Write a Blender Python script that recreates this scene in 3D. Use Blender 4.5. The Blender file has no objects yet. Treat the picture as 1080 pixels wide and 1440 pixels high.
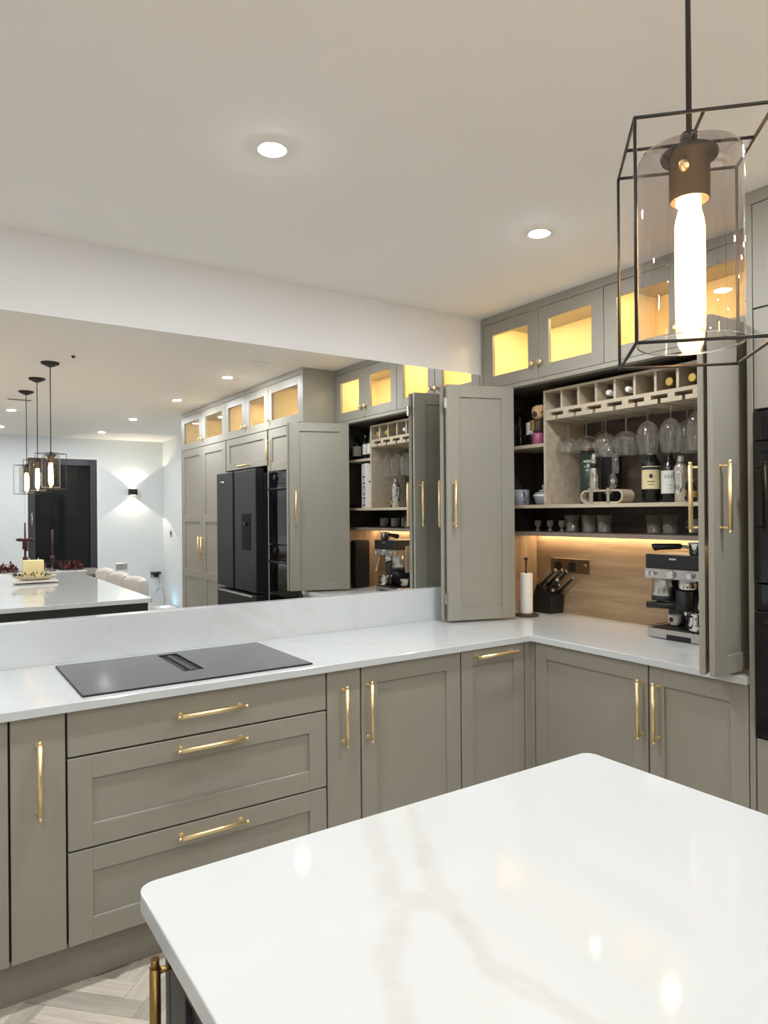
import bpy, bmesh, math, random
from mathutils import Matrix, Vector
random.seed(7)
S = bpy.context.scene
COL = S.collection
PI = math.pi

# ------------------------------------------------------------------ camera, world, exposure
CAM_H, CAM_YAW, FPX = 1.4679, 0.589, 972.9
cam_d = bpy.data.cameras.new('camera'); cam = bpy.data.objects.new('camera', cam_d); COL.objects.link(cam)
cam_d.sensor_fit = 'VERTICAL'; cam_d.sensor_height = 36.0; cam_d.lens = FPX / 1440.0 * 36.0
cam_d.clip_start = 0.02; cam_d.clip_end = 60
_fw = Vector((math.sin(CAM_YAW), math.cos(CAM_YAW), 0.0009)).normalized()
_rt = Vector((math.cos(CAM_YAW), -math.sin(CAM_YAW), 0)); _up = _rt.cross(_fw)
_ro = 0.008
_r2 = _rt * math.cos(_ro) - _up * math.sin(_ro); _u2 = _rt * math.sin(_ro) + _up * math.cos(_ro)
cam.matrix_world = Matrix(((_r2.x, _u2.x, -_fw.x, 0), (_r2.y, _u2.y, -_fw.y, 0), (_r2.z, _u2.z, -_fw.z, CAM_H), (0, 0, 0, 1)))
S.camera = cam
w = bpy.data.worlds.new('night'); S.world = w; w.use_nodes = True
w.node_tree.nodes['Background'].inputs[0].default_value = (.012, .014, .018, 1)
w.node_tree.nodes['Background'].inputs[1].default_value = 1.0
S.view_settings.view_transform = 'Standard'; S.view_settings.look = 'None'
S.view_settings.exposure = 1.5; S.view_settings.gamma = 1.0; S.view_settings.use_curve_mapping = False
S.cycles.use_denoising = True
S.cycles.max_bounces = 14; S.cycles.diffuse_bounces = 6; S.cycles.glossy_bounces = 6
S.cycles.transparent_max_bounces = 32; S.cycles.transmission_bounces = 8
S.cycles.sample_clamp_indirect = 6.0
DOWN_E, BULB_E, PUCK_E, STRIP_E, SCONCE_W = 330.0, 30.0, 85.0, 8.0, 5.0

# ------------------------------------------------------------------ dimensions (metres), measured from the photograph
YW = 2.9184          # mirror face
YF = 2.286           # door fronts, back run
XR = 2.339           # door fronts, right run
XU = 2.616           # dresser fronts
XB = 2.99            # dresser back panel
CEIL = 2.545
CT = 0.90            # worktop
IX0, IX1, IY0, IY1, IZ = .267, 1.295, -1.644, 1.087, .905
FARY, RX, LX = -4.6, 3.0, -2.6

# ------------------------------------------------------------------ materials
def srgb(r, g, b):
    f = lambda c: (c / 12.92 if c <= .04045 else ((c + .055) / 1.055) ** 2.4)
    return (f(r / 255), f(g / 255), f(b / 255), 1)

def new_mat(name):
    m = bpy.data.materials.new(name); m.use_nodes = True
    nt = m.node_tree
    return m, nt, nt.nodes['Principled BSDF']

def sin(n, key, v):
    if key in n.inputs: n.inputs[key].default_value = v

def plain(name, col, rough=.5, metal=0., noise=.06, scale=40., bump=0., coat=0., spec=.5):
    m, nt, b = new_mat(name)
    sin(b, 'Roughness', rough); sin(b, 'Metallic', metal); sin(b, 'Coat Weight', coat); sin(b, 'Specular IOR Level', spec)
    tc = nt.nodes.new('ShaderNodeTexCoord'); nz = nt.nodes.new('ShaderNodeTexNoise')
    nz.inputs['Scale'].default_value = scale; nz.inputs['Detail'].default_value = 3
    nt.links.new(tc.outputs['Object'], nz.inputs['Vector'])
    mx = nt.nodes.new('ShaderNodeMix'); mx.data_type = 'RGBA'
    c = Vector(col[:3])
    mx.inputs[6].default_value = (*(c * (1 - noise)), 1); mx.inputs[7].default_value = (*[min(1, x) for x in c * (1 + noise)], 1)
    nt.links.new(nz.outputs['Fac'], mx.inputs[0]); nt.links.new(mx.outputs[2], b.inputs['Base Color'])
    if bump:
        bp = nt.nodes.new('ShaderNodeBump'); bp.inputs['Strength'].default_value = bump; bp.inputs['Distance'].default_value = .002
        nt.links.new(nz.outputs['Fac'], bp.inputs['Height']); nt.links.new(bp.outputs[0], b.inputs['Normal'])
    return m

def emit(name, col, strength):
    m, nt, b = new_mat(name)
    sin(b, 'Base Color', (0.8, 0.8, 0.8, 1)); sin(b, 'Emission Color', col); sin(b, 'Emission Strength', strength)
    return m

def wood(name, c0, c1, axis='x', rough=.55, scale=1.0):
    m, nt, b = new_mat(name)
    sin(b, 'Roughness', rough)
    tc = nt.nodes.new('ShaderNodeTexCoord'); mp = nt.nodes.new('ShaderNodeMapping')
    s = {'x': (1.2, 14, 14), 'y': (14, 1.2, 14), 'z': (14, 14, 1.2)}[axis]
    mp.inputs['Scale'].default_value = [k * scale for k in s]
    nt.links.new(tc.outputs['Object'], mp.inputs['Vector'])
    oi = nt.nodes.new('ShaderNodeObjectInfo')
    ad = nt.nodes.new('ShaderNodeVectorMath'); ad.operation = 'ADD'
    sc = nt.nodes.new('ShaderNodeVectorMath'); sc.operation = 'SCALE'; sc.inputs[0].default_value = (37, 23, 11)
    nt.links.new(oi.outputs['Random'], sc.inputs['Scale'])
    nt.links.new(mp.outputs[0], ad.inputs[0]); nt.links.new(sc.outputs[0], ad.inputs[1])
    nz = nt.nodes.new('ShaderNodeTexNoise'); nz.inputs['Scale'].default_value = 2.0; nz.inputs['Detail'].default_value = 6; nz.inputs['Roughness'].default_value = .62
    nt.links.new(ad.outputs[0], nz.inputs['Vector'])
    cr = nt.nodes.new('ShaderNodeValToRGB'); cr.color_ramp.elements[0].position = .32; cr.color_ramp.elements[1].position = .68
    cr.color_ramp.elements[0].color = c0; cr.color_ramp.elements[1].color = c1
    nt.links.new(nz.outputs['Fac'], cr.inputs[0])
    return m, nt, b, cr, oi

def wood_simple(*a, **k):
    m, nt, b, cr, oi = wood(*a, **k); nt.links.new(cr.outputs[0], b.inputs['Base Color']); return m

def thin_glass(name, tint=(1, 1, 1, 1), base=.05, edge=.9, power=3.0, rough=0.0):
    m = bpy.data.materials.new(name); m.use_nodes = True; nt = m.node_tree; nt.nodes.clear()
    out = nt.nodes.new('ShaderNodeOutputMaterial'); mix = nt.nodes.new('ShaderNodeMixShader')
    tr = nt.nodes.new('ShaderNodeBsdfTransparent'); gl = nt.nodes.new('ShaderNodeBsdfGlossy')
    tr.inputs[0].default_value = tint; gl.inputs['Roughness'].default_value = rough; gl.inputs[0].default_value = (1, 1, 1, 1)
    lw = nt.nodes.new('ShaderNodeLayerWeight'); lw.inputs['Blend'].default_value = .5
    pw = nt.nodes.new('ShaderNodeMath'); pw.operation = 'POWER'; pw.inputs[1].default_value = power
    ml = nt.nodes.new('ShaderNodeMath'); ml.operation = 'MULTIPLY_ADD'; ml.inputs[1].default_value = edge; ml.inputs[2].default_value = base
    nt.links.new(lw.outputs['Facing'], pw.inputs[0]); nt.links.new(pw.outputs[0], ml.inputs[0]); nt.links.new(ml.outputs[0], mix.inputs[0])
    nt.links.new(tr.outputs[0], mix.inputs[1]); nt.links.new(gl.outputs[0], mix.inputs[2]); nt.links.new(mix.outputs[0], out.inputs[0])
    return m

def quartz(name, segs=(), col=(203, 208, 210), vein=(176, 170, 160), rough=.07, wild=True):
    """white polished quartz; veins lie along given line segments plus a few soft wandering ones"""
    m, nt, b = new_mat(name); N = nt.nodes.new; L = nt.links.new
    sin(b, 'Roughness', rough); sin(b, 'Specular IOR Level', .5)
    geo = N('ShaderNodeNewGeometry')
    nz = N('ShaderNodeTexNoise'); nz.inputs['Scale'].default_value = 9; nz.inputs['Detail'].default_value = 5
    L(geo.outputs['Position'], nz.inputs['Vector'])
    sub = N('ShaderNodeVectorMath'); sub.operation = 'SUBTRACT'; sub.inputs[1].default_value = (.5, .5, .5); L(nz.outputs['Color'], sub.inputs[0])
    scl = N('ShaderNodeVectorMath'); scl.operation = 'SCALE'; scl.inputs['Scale'].default_value = .05; L(sub.outputs[0], scl.inputs[0])
    pos = N('ShaderNodeVectorMath'); pos.operation = 'ADD'; L(geo.outputs['Position'], pos.inputs[0]); L(scl.outputs[0], pos.inputs[1])
    last = None
    for (a, c, wd) in segs:
        a = Vector(a); d = Vector(c) - a
        pa = N('ShaderNodeVectorMath'); pa.operation = 'SUBTRACT'; pa.inputs[1].default_value = a; L(pos.outputs[0], pa.inputs[0])
        dt = N('ShaderNodeVectorMath'); dt.operation = 'DOT_PRODUCT'; dt.inputs[1].default_value = d / d.length_squared; L(pa.outputs[0], dt.inputs[0])
        cl = N('ShaderNodeClamp'); L(dt.outputs['Value'], cl.inputs[0])
        sc = N('ShaderNodeVectorMath'); sc.operation = 'SCALE'; sc.inputs[0].default_value = d; L(cl.outputs[0], sc.inputs['Scale'])
        ds = N('ShaderNodeVectorMath'); ds.operation = 'DISTANCE'; L(pa.outputs[0], ds.inputs[0]); L(sc.outputs[0], ds.inputs[1])
        mr = N('ShaderNodeMapRange'); mr.inputs['From Min'].default_value = wd * .7; mr.inputs['From Max'].default_value = wd * 1.7
        mr.inputs['To Min'].default_value = 1; mr.inputs['To Max'].default_value = 0; L(ds.outputs['Value'], mr.inputs['Value'])
        if last is None: last = mr.outputs[0]
        else:
            mx = N('ShaderNodeMath'); mx.operation = 'MAXIMUM'; L(last, mx.inputs[0]); L(mr.outputs[0], mx.inputs[1]); last = mx.outputs[0]
    n2 = N('ShaderNodeTexNoise'); n2.inputs['Scale'].default_value = 26; n2.inputs['Detail'].default_value = 4; L(geo.outputs['Position'], n2.inputs['Vector'])
    r2 = N('ShaderNodeMapRange'); r2.inputs['From Min'].default_value = .3; r2.inputs['From Max'].default_value = .75; r2.inputs['To Min'].default_value = .15; r2.inputs['To Max'].default_value = .55
    L(n2.outputs['Fac'], r2.inputs['Value'])
    fac = None
    if last is not None:
        mu = N('ShaderNodeMath'); mu.operation = 'MULTIPLY'; L(last, mu.inputs[0]); L(r2.outputs[0], mu.inputs[1]); fac = mu.outputs[0]
    if wild:
        n3 = N('ShaderNodeTexNoise'); n3.inputs['Scale'].default_value = 1.1; n3.inputs['Detail'].default_value = 4; n3.inputs['Distortion'].default_value = .6
        L(geo.outputs['Position'], n3.inputs['Vector'])
        ab = N('ShaderNodeMath'); ab.operation = 'SUBTRACT'; ab.inputs[1].default_value = .5; L(n3.outputs['Fac'], ab.inputs[0])
        a2 = N('ShaderNodeMath'); a2.operation = 'ABSOLUTE'; L(ab.outputs[0], a2.inputs[0])
        r3 = N('ShaderNodeMapRange'); r3.inputs['From Min'].default_value = 0; r3.inputs['From Max'].default_value = .018; r3.inputs['To Min'].default_value = .22; r3.inputs['To Max'].default_value = 0
        L(a2.outputs[0], r3.inputs['Value'])
        if fac is None: fac = r3.outputs[0]
        else:
            mx = N('ShaderNodeMath'); mx.operation = 'MAXIMUM'; L(fac, mx.inputs[0]); L(r3.outputs[0], mx.inputs[1]); fac = mx.outputs[0]
    cm = N('ShaderNodeMix'); cm.data_type = 'RGBA'; cm.inputs[6].default_value = srgb(*col); cm.inputs[7].default_value = srgb(*vein)
    L(fac, cm.inputs[0]); L(cm.outputs[2], b.inputs['Base Color'])
    return m

M = {}
M['wall'] = plain('white_wall_paint', srgb(226, 226, 226), .75, noise=.015, scale=6, bump=.05)
M['wall_cool'] = plain('cool_white_wall_paint', srgb(215, 220, 223), .75, noise=.015, scale=6, bump=.05)
M['night_glass'] = plain('night_dark_glass', srgb(26, 28, 31), .05, noise=0)
M['ceil'] = plain('white_ceiling_paint', srgb(243, 241, 237), .8, noise=.02, scale=3, bump=.05)
M['paint'] = plain('sage_grey_paint', srgb(150, 147, 136), .42, noise=.035, scale=5, bump=.02)
M['gap'] = plain('dark_carcass', srgb(38, 35, 33), .7)
M['brass'] = plain('brushed_brass', srgb(250, 226, 178), .42, 1.0, noise=.08, scale=300, bump=.15)
M['brass_dark'] = plain('aged_brass', srgb(165, 135, 82), .35, 1.0, noise=.1, scale=300, bump=.15)
M['mirror'] = plain('mirror_silver', (.92, .93, .925, 1), 0.0, 1.0, noise=0.0)
M['black_glass'] = plain('black_glass', srgb(16, 17, 18), .06, noise=0, coat=.3)
M['hob'] = plain('hob_glass', srgb(44, 46, 48), .12, noise=0, coat=.5)
M['graphite'] = plain('graphite_steel', srgb(54, 56, 59), .34, .7, noise=.03, scale=120)
M['black'] = plain('matt_black', srgb(22, 22, 23), .5)
M['black_metal'] = plain('black_metal', srgb(34, 31, 30), .5, .0)
M['recess'] = plain('recess_black', srgb(7, 7, 8), .5, spec=.15)
M['charcoal'] = plain('charcoal_paint', srgb(52, 52, 54), .45, noise=.05, scale=5)
M['steel'] = plain('brushed_steel', srgb(200, 198, 194), .25, 1.0, noise=.05, scale=200)
M['chrome'] = plain('chrome', srgb(225, 225, 225), .07, 1.0, noise=.0)
M['white'] = plain('white_ceramic', srgb(232, 230, 226), .3)
M['grey_ceramic'] = plain('grey_ceramic', srgb(150, 148, 142), .4)
M['paper'] = plain('kitchen_paper', srgb(240, 236, 230), .9, noise=.03, scale=60, bump=.3)
M['oak'] = wood_simple('light_oak', srgb(150, 126, 98), srgb(186, 163, 134), 'y', .6)
M['oak_z'] = wood_simple('light_oak_upright', srgb(150, 126, 98), srgb(186, 163, 134), 'z', .6)
M['oak_face'] = wood_simple('pale_oak_edge', srgb(170, 157, 136), srgb(196, 183, 161), 'y', .6)
M['oak_low'] = wood_simple('brown_oak_edge', srgb(112, 100, 90), srgb(134, 121, 109), 'y', .6)
M['oak_shaded'] = wood_simple('oak_with_shade', srgb(70, 60, 52), srgb(92, 80, 70), 'y', .65)  # same oak darkened: the dresser's inner shade is put into the colour
M['oak_deep_shade'] = wood_simple('oak_with_deep_shade', srgb(54, 47, 43), srgb(72, 63, 57), 'z', .7)  # deep shade of the side bays painted into the oak
M['cab_in'] = plain('cabinet_interior', srgb(232, 214, 170), .6, noise=.03, scale=8)
M['glass'] = thin_glass('clear_glass', (.96, .97, .97, 1), .13, .8, 2.0)
M['pane'] = thin_glass('cabinet_pane', (.98, .98, .97, 1), .045, .8, 4)
M['smoke'] = thin_glass('smoked_glass', (.85, .82, .81, 1), .05, .6, 3.2)
M['rim'] = thin_glass('glass_rim', (.9, .88, .87, 1), .4, .5, 2)
M['bulb'] = emit('amber_filament_bulb', (1.0, .56, .2, 1), BULB_E)
M['down'] = emit('cool_white_led', (.95, .975, 1.0, 1), DOWN_E)
M['puck'] = emit('warm_led', (1.0, .78, .42, 1), PUCK_E)
M['strip'] = emit('warm_led_strip', (1.0, .72, .42, 1), STRIP_E)
M['blue'] = emit('blue_led', (.25, .7, 1.0, 1), 5.0)
M['bottle'] = plain('dark_green_bottle', srgb(16, 22, 18), .08, coat=.4)
M['bottle_b'] = plain('brown_black_bottle', srgb(20, 14, 12), .08, coat=.4)
M['cream'] = plain('cream_label', srgb(226, 214, 170), .6)
M['lab_white'] = plain('white_label', srgb(216, 216, 208), .6)
M['gold'] = plain('gold_foil', srgb(222, 190, 110), .3, .8)
M['pink'] = plain('pink_bottle', srgb(156, 84, 114), .2)
M['tan'] = plain('tan_wrap', srgb(196, 160, 116), .7, noise=.3, scale=60)
M['brown'] = plain('brown_print', srgb(66, 48, 36), .6)
M['tin'] = plain('dark_green_tin', srgb(38, 52, 46), .4)
M['ink'] = plain('black_ink', srgb(20, 20, 20), .6)
M['silver_ink'] = plain('grey_ink', srgb(150, 156, 148), .5)
M['marble'] = plain('blue_grey_marble', srgb(150, 156, 164), .3, noise=.35, scale=22)
M['socket'] = plain('antique_bronze_plate', srgb(120, 100, 76), .35, .7)
M['fabric'] = plain('beige_upholstery', srgb(206, 203, 197), .9, noise=.06, scale=180, bump=.4)
M['fabric_dark'] = plain('grey_upholstery', srgb(130, 126, 118), .9, noise=.06, scale=180, bump=.3)
M['candle'] = plain('ivory_wax', srgb(238, 224, 170), .5)
M['burgundy'] = plain('burgundy_wax', srgb(70, 26, 28), .5)
M['berry'] = plain('dark_red_leaf', srgb(92, 38, 36), .6, noise=.4, scale=40)
M['leaf'] = plain('grey_green_leaf', srgb(96, 106, 82), .6, noise=.2, scale=40)
M['table'] = plain('grey_oak_table', srgb(120, 114, 106), .5, noise=.12, scale=12)
M['bowl'] = plain('cream_wooden_bowl', srgb(218, 204, 172), .6, noise=.06, scale=20)
M['frame_grey'] = plain('anthracite_frame', srgb(52, 54, 58), .4)
M['plinth'] = plain('plinth_paint', srgb(142, 138, 127), .5, noise=.03, scale=6)
vs = [((.686, 1.09, IZ), (.61, .926, IZ), .016), ((.61, .926, IZ), (.561, .829, IZ), .017),
      ((.774, 1.08, IZ), (.696, .924, IZ), .013), ((.696, .924, IZ), (.622, .79, IZ), .015),
      ((.561, .829, IZ), (.622, .79, IZ), .022), ((.551, .80, IZ), (.472, .706, IZ), .015), ((.472, .706, IZ), (.42, .56, IZ), .014),
      ((.622, .77, IZ), (.582, .643, IZ), .012), ((.582, .643, IZ), (.60, .50, IZ), .012), ((.60, .50, IZ), (.8, .1, IZ), .012),
      ((.42, .56, IZ), (.45, -.2, IZ), .012), ((.8, .1, IZ), (.7, -1.5, IZ), .012)]
M['quartz_island'] = quartz('white_quartz_island', vs, wild=False, vein=(186, 184, 178))
vb = [((1.10, 2.889, 1.02), (1.30, 2.889, .90), .03), ((1.172, 2.889, 1.068), (1.42, 2.889, .93), .018), ((1.36, 2.8, .9), (1.62, 2.5, .9), .012)]
M['quartz'] = quartz('white_quartz', vb, vein=(192, 191, 188))
def floor_mat():
    m, nt, b, cr, oi = wood('oak_plank', srgb(196, 186, 170), srgb(228, 221, 208), 'x', .45, 1.4)
    hs = nt.nodes.new('ShaderNodeHueSaturation'); mr = nt.nodes.new('ShaderNodeMapRange')
    mr.inputs['To Min'].default_value = .70; mr.inputs['To Max'].default_value = 1.12
    nt.links.new(oi.outputs['Random'], mr.inputs['Value']); nt.links.new(mr.outputs[0], hs.inputs['Value'])
    nt.links.new(cr.outputs[0], hs.inputs['Color']); nt.links.new(hs.outputs[0], b.inputs['Base Color'])
    return m
M['plank'] = floor_mat()
M['floor'] = wood_simple('oak_floor', srgb(170, 160, 145), srgb(214, 206, 192), 'x', .5)

# ------------------------------------------------------------------ mesh helpers
class B:
    def __init__(s): s.bm = bmesh.new()
    def add(s, bm2, M=None):
        if M is not None: bm2.transform(M)
        me = bpy.data.meshes.new('t'); bm2.to_mesh(me); bm2.free(); s.bm.from_mesh(me); bpy.data.meshes.remove(me); return s
    def box(s, x0, x1, y0, y1, z0, z1, bev=0.0, seg=1, M=None):
        b = bmesh.new(); bmesh.ops.create_cube(b, size=1)
        b.transform(Matrix.Translation(((x0 + x1) / 2, (y0 + y1) / 2, (z0 + z1) / 2)) @ Matrix.Diagonal((abs(x1 - x0), abs(y1 - y0), abs(z1 - z0), 1)))
        if bev: bmesh.ops.bevel(b, geom=b.edges[:], offset=bev, segments=seg, affect='EDGES', profile=.5)
        return s.add(b, M)
    def tube(s, pts, r, seg=8, M=None, r2=None):
        pts = [Vector(p) for p in pts]; b = bmesh.new(); rings = []
        for i, p in enumerate(pts):
            t = (pts[min(i + 1, len(pts) - 1)] - pts[max(i - 1, 0)]).normalized()
            a = Vector((0, 0, 1)) if abs(t.z) < .9 else Vector((1, 0, 0))
            u = t.cross(a).normalized(); v = t.cross(u)
            rr = r if r2 is None else r + (r2 - r) * i / (len(pts) - 1)
            rings.append([b.verts.new(p + (u * math.cos(k * 2 * PI / seg) + v * math.sin(k * 2 * PI / seg)) * rr) for k in range(seg)])
        for i in range(len(rings) - 1):
            for k in range(seg): f = b.faces.new((rings[i][k], rings[i][(k + 1) % seg], rings[i + 1][(k + 1) % seg], rings[i + 1][k])); f.smooth = True
        b.faces.new(rings[0][::-1]); b.faces.new(rings[-1])
        bmesh.ops.recalc_face_normals(b, faces=b.faces[:])
        return s.add(b, M)
    def lathe(s, prof, c=(0, 0, 0), seg=20, M=None, caps=True, sx=1, sy=1):
        b = bmesh.new(); rings = []
        for (r, z) in prof:
            rings.append([b.verts.new((c[0] + sx * r * math.cos(k * 2 * PI / seg), c[1] + sy * r * math.sin(k * 2 * PI / seg), c[2] + z)) for k in range(seg)])
        for i in range(len(rings) - 1):
            for k in range(seg): f = b.faces.new((rings[i][k], rings[i][(k + 1) % seg], rings[i + 1][(k + 1) % seg], rings[i + 1][k])); f.smooth = True
        if caps: b.faces.new(rings[0][::-1]); b.faces.new(rings[-1])
        if caps: bmesh.ops.recalc_face_normals(b, faces=b.faces[:])
        return s.add(b, M)
    def prism(s, poly, h0, h1, M=None, bev=0, seg=2):
        """polygon in local xy, extruded in z"""
        b = bmesh.new(); lo = [b.verts.new((x, y, h0)) for x, y in poly]; hi = [b.verts.new((x, y, h1)) for x, y in poly]; n = len(poly)
        b.faces.new(lo[::-1]); b.faces.new(hi)
        for i in range(n): b.faces.new((lo[i], lo[(i + 1) % n], hi[(i + 1) % n], hi[i]))
        bmesh.ops.recalc_face_normals(b, faces=b.faces[:])
        if bev: bmesh.ops.bevel(b, geom=b.edges[:], offset=bev, segments=seg, affect='EDGES', profile=.5)
        return s.add(b, M)
    def ball(s, c, r, sx=1, sy=1, sz=1, seg=12, M=None):
        b = bmesh.new(); bmesh.ops.create_uvsphere(b, u_segments=seg, v_segments=max(6, seg // 2), radius=r)
        for f in b.faces: f.smooth = True
        b.transform(Matrix.Translation(c) @ Matrix.Diagonal((sx, sy, sz, 1)))
        return s.add(b, M)

def arc(b, r, a, half, z0, z1, n=6):
    """a thin patch of print wrapped on a cylinder of radius r, centred on angle a"""
    bm = bmesh.new(); lo, hi = [], []
    for k in range(n + 1):
        t = a - half + 2 * half * k / n
        lo.append(bm.verts.new((r * math.cos(t), r * math.sin(t), z0))); hi.append(bm.verts.new((r * math.cos(t), r * math.sin(t), z1)))
    for k in range(n): bm.faces.new((lo[k], lo[k + 1], hi[k + 1], hi[k]))
    return b.add(bm)
def arc_disc(b, r, a, z, rad, n=14):
    bm = bmesh.new(); c = bm.verts.new((r * math.cos(a), r * math.sin(a), z)); ring = []
    for k in range(n):
        t = a + rad * math.cos(2 * PI * k / n) / r; ring.append(bm.verts.new((r * math.cos(t), r * math.sin(t), z + 1.2 * rad * math.sin(2 * PI * k / n))))
    for k in range(n): bm.faces.new((c, ring[k], ring[(k + 1) % n]))
    return b.add(bm)
FACE = math.atan2(-.56, -.83)
MW = {}
def link(name, me, parent=None):
    o = bpy.data.objects.new(name, me); COL.objects.link(o)
    if parent is not None: o.parent = parent; MW[o.name] = MW[parent.name]
    else: MW[o.name] = Matrix.Identity(4)
    return o
def part(name, b, mat, parent=None, M=None, label=None, local=False):
    """b is in world metres (after M) unless local; becomes one mesh object under its parent"""
    bm = b.bm
    if M is not None: bm.transform(M)
    if parent is not None and not local: bm.transform(MW[parent.name].inverted())
    me = bpy.data.meshes.new(name); bm.to_mesh(me); bm.free(); me.materials.append(mat)
    o = link(name, me, parent)
    if label: o['label'] = label
    return o
def thing(name, label, cat, loc=(0, 0, 0), rz=0.0, group=None):
    o = bpy.data.objects.new(name, None); COL.objects.link(o)
    o.empty_display_size = .05
    o.location = loc; o.rotation_euler = (0, 0, rz); MW[o.name] = Matrix.Translation(loc) @ Matrix.Rotation(rz, 4, 'Z')
    o['label'] = label; o['category'] = cat
    if group: o['group'] = group
    return o
def tag(o, label, cat, group=None):
    o['label'] = label; o['category'] = cat
    if group: o['group'] = group
    return o
def struct(name, b, mat, label=None):
    o = part(name, b, mat); o['kind'] = 'structure'
    if label: o['label'] = label
    return o
def sub(name, me, parent, label=None):
    o = link(name, me, parent)
    return o
def face_m(origin, dx):
    """door frame: local x along the door, local y into the cabinet, z up; front face looks along -y"""
    d = Vector((dx[0], dx[1])).normalized()
    return Matrix(((d.x, -d.y, 0, origin[0]), (d.y, d.x, 0, origin[1]), (0, 0, 1, origin[2]), (0, 0, 0, 1)))
BACK = (1, 0); RIGHT = (0, -1)

def shaker_frame(w, h, st=.07, rl=.07, t=.02, mids=()):
    b = B(); e = .0012
    b.box(0, st, 0, t, 0, h, e); b.box(w - st, w, 0, t, 0, h, e)
    b.box(st - .0005, w - st + .0005, 0, t, 0, rl, e); b.box(st - .0005, w - st + .0005, 0, t, h - rl, h, e)
    for m in mids: b.box(st - .0005, w - st + .0005, 0, t, m - rl / 2, m + rl / 2, e)
    return b
def panel_mesh(w, h, st, rl, t=.02, rec=.009):
    return B().box(st - .004, w - st + .004, rec, t - .002, rl - .004, h - rl + .004)
def handle_mesh(x, z, L=.235, vert=True, r=.0078, off=.034, y0=0.0):
    b = B(); y = y0 - off
    P = (lambda s, yy: (x, yy, z + s)) if vert else (lambda s, yy: (x + s, yy, z))
    h = L / 2
    b.tube([P(-h, y), P(-h + .012, y)], r * .78, 10); b.tube([P(-h + .012, y), P(h - .012, y)], r, 12); b.tube([P(h - .012, y), P(h, y)], r * .78, 10)
    for s in (-h + .019, h - .019):
        b.tube([P(s, y0), P(s, y)], r * .55, 8); b.tube([P(s, y0), P(s, y0 - .003)], r * .9, 10)
    return b
def knob_mesh(x, z):
    Mx = Matrix.Translation((x, 0, z)) @ Matrix.Rotation(PI / 2, 4, 'X')
    return B().lathe([(.007, 0), (.005, .004), (.005, .012), (.012, .016), (.0145, .021), (.0135, .026), (.006, .029)], seg=16, M=Mx)
def door(parent, M4, w, h, st=.07, rl=.07, handle=None, name='door', mids=(), flat=False, mat=None, hmat=None, g=.0033):
    """one cabinet door with its panel and handle; handle = (x, z, length, vertical)"""
    mat = mat or M_('paint')
    Mg = M4 @ Matrix.Translation((g, 0, g)); w2, h2 = w - 2 * g, h - 2 * g
    if flat: o = part(name, B().box(0, w2, 0, .02, 0, h2, .0015), mat, parent, Mg)
    else:
        o = part(name, shaker_frame(w2, h2, st, rl, mids=mids), mat, parent, Mg)
        part('panel', panel_mesh(w2, h2, st, rl), mat, o, Mg)
    if handle: part('handle', handle_mesh(*handle), hmat or M_('brass'), o, M4, 'brushed brass bar handle')
    return o
def M_(k): return M[k]

# ------------------------------------------------------------------ the setting
FT = .006   # plank thickness above the sub floor
fl = struct('floor', B().box(LX, RX, FARY, YW + .1, -.12, -FT), M['floor'], 'light grey oak herringbone floor')
struct('ceiling', B().box(LX, RX + .1, FARY - .15, YW + .1, CEIL, CEIL + .12), M['ceil'], 'smooth white plaster ceiling')
struct('wall_back', B().box(LX, RX + .1, YW + .006, YW + .14, -.12, CEIL + .1), M['wall'], 'white wall behind the hob and mirror')
struct('wall_right', B().box(RX, RX + .12, FARY, YW + .1, -.12, CEIL + .1), M['wall_cool'], 'white side wall behind tall units')
struct('wall_left', B().box(LX - .12, LX, FARY, YW + .1, -.12, CEIL + .1), M['wall'], 'white wall left of the worktop run')
DX0, DX1, DZ = 1.19, 2.07, 2.25
struct('wall_far', B().box(LX, DX0, FARY - .14, FARY, -.12, CEIL + .1).box(DX1, RX + .1, FARY - .14, FARY, -.12, CEIL + .1).box(DX0, DX1, FARY - .14, FARY, DZ, CEIL + .1),
       M['wall_cool'], 'white wall with dark glazed door and wall light')
# glazed garden door in the far wall
dr = struct('door_1', B().box(DX0, DX0 + .09, FARY - .09, FARY + .012, 0, DZ, .004).box(DX1 - .09, DX1, FARY - .09, FARY + .012, 0, DZ, .004)
            .box(DX0 + .09, DX1 - .09, FARY - .09, FARY + .012, DZ - .09, DZ, .004).box(DX0 + .09, DX1 - .09, FARY - .09, FARY + .012, 0, .09, .004),
            M['frame_grey'], 'tall anthracite framed glazed door, dark night outside')
part('glass_pane', B().box(DX0 + .085, DX1 - .085, FARY - .05, FARY - .04, .085, DZ - .085), M['night_glass'], dr)
part('handle', B().box(DX0 + .035, DX0 + .06, FARY + .012, FARY + .02, 1.36, 1.50, .003).tube([(DX0 + .047, FARY + .02, 1.45), (DX0 + .047, FARY + .055, 1.45), (DX0 + .047, FARY + .055, 1.33)], .009, 8), M['steel'], dr, label='steel lever handle')
struct('trim_1', B().box(DX0 - .03, DX0, FARY, FARY + .012, 0, DZ + .03, .002).box(DX1, DX1 + .03, FARY, FARY + .012, 0, DZ + .03, .002).box(DX0, DX1, FARY, FARY + .012, DZ, DZ + .03, .002), M['wall'], 'white reveal trim round dark door')
struct('baseboard_far', B().box(LX, DX0 - .03, FARY, FARY + .015, 0, .11, .003).box(DX1 + .03, RX, FARY, FARY + .015, 0, .11, .003), M['wall'])
struct('baseboard_right', B().box(RX - .015, RX, FARY + .015, -1.6, 0, .11, .003), M['wall'])

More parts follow.
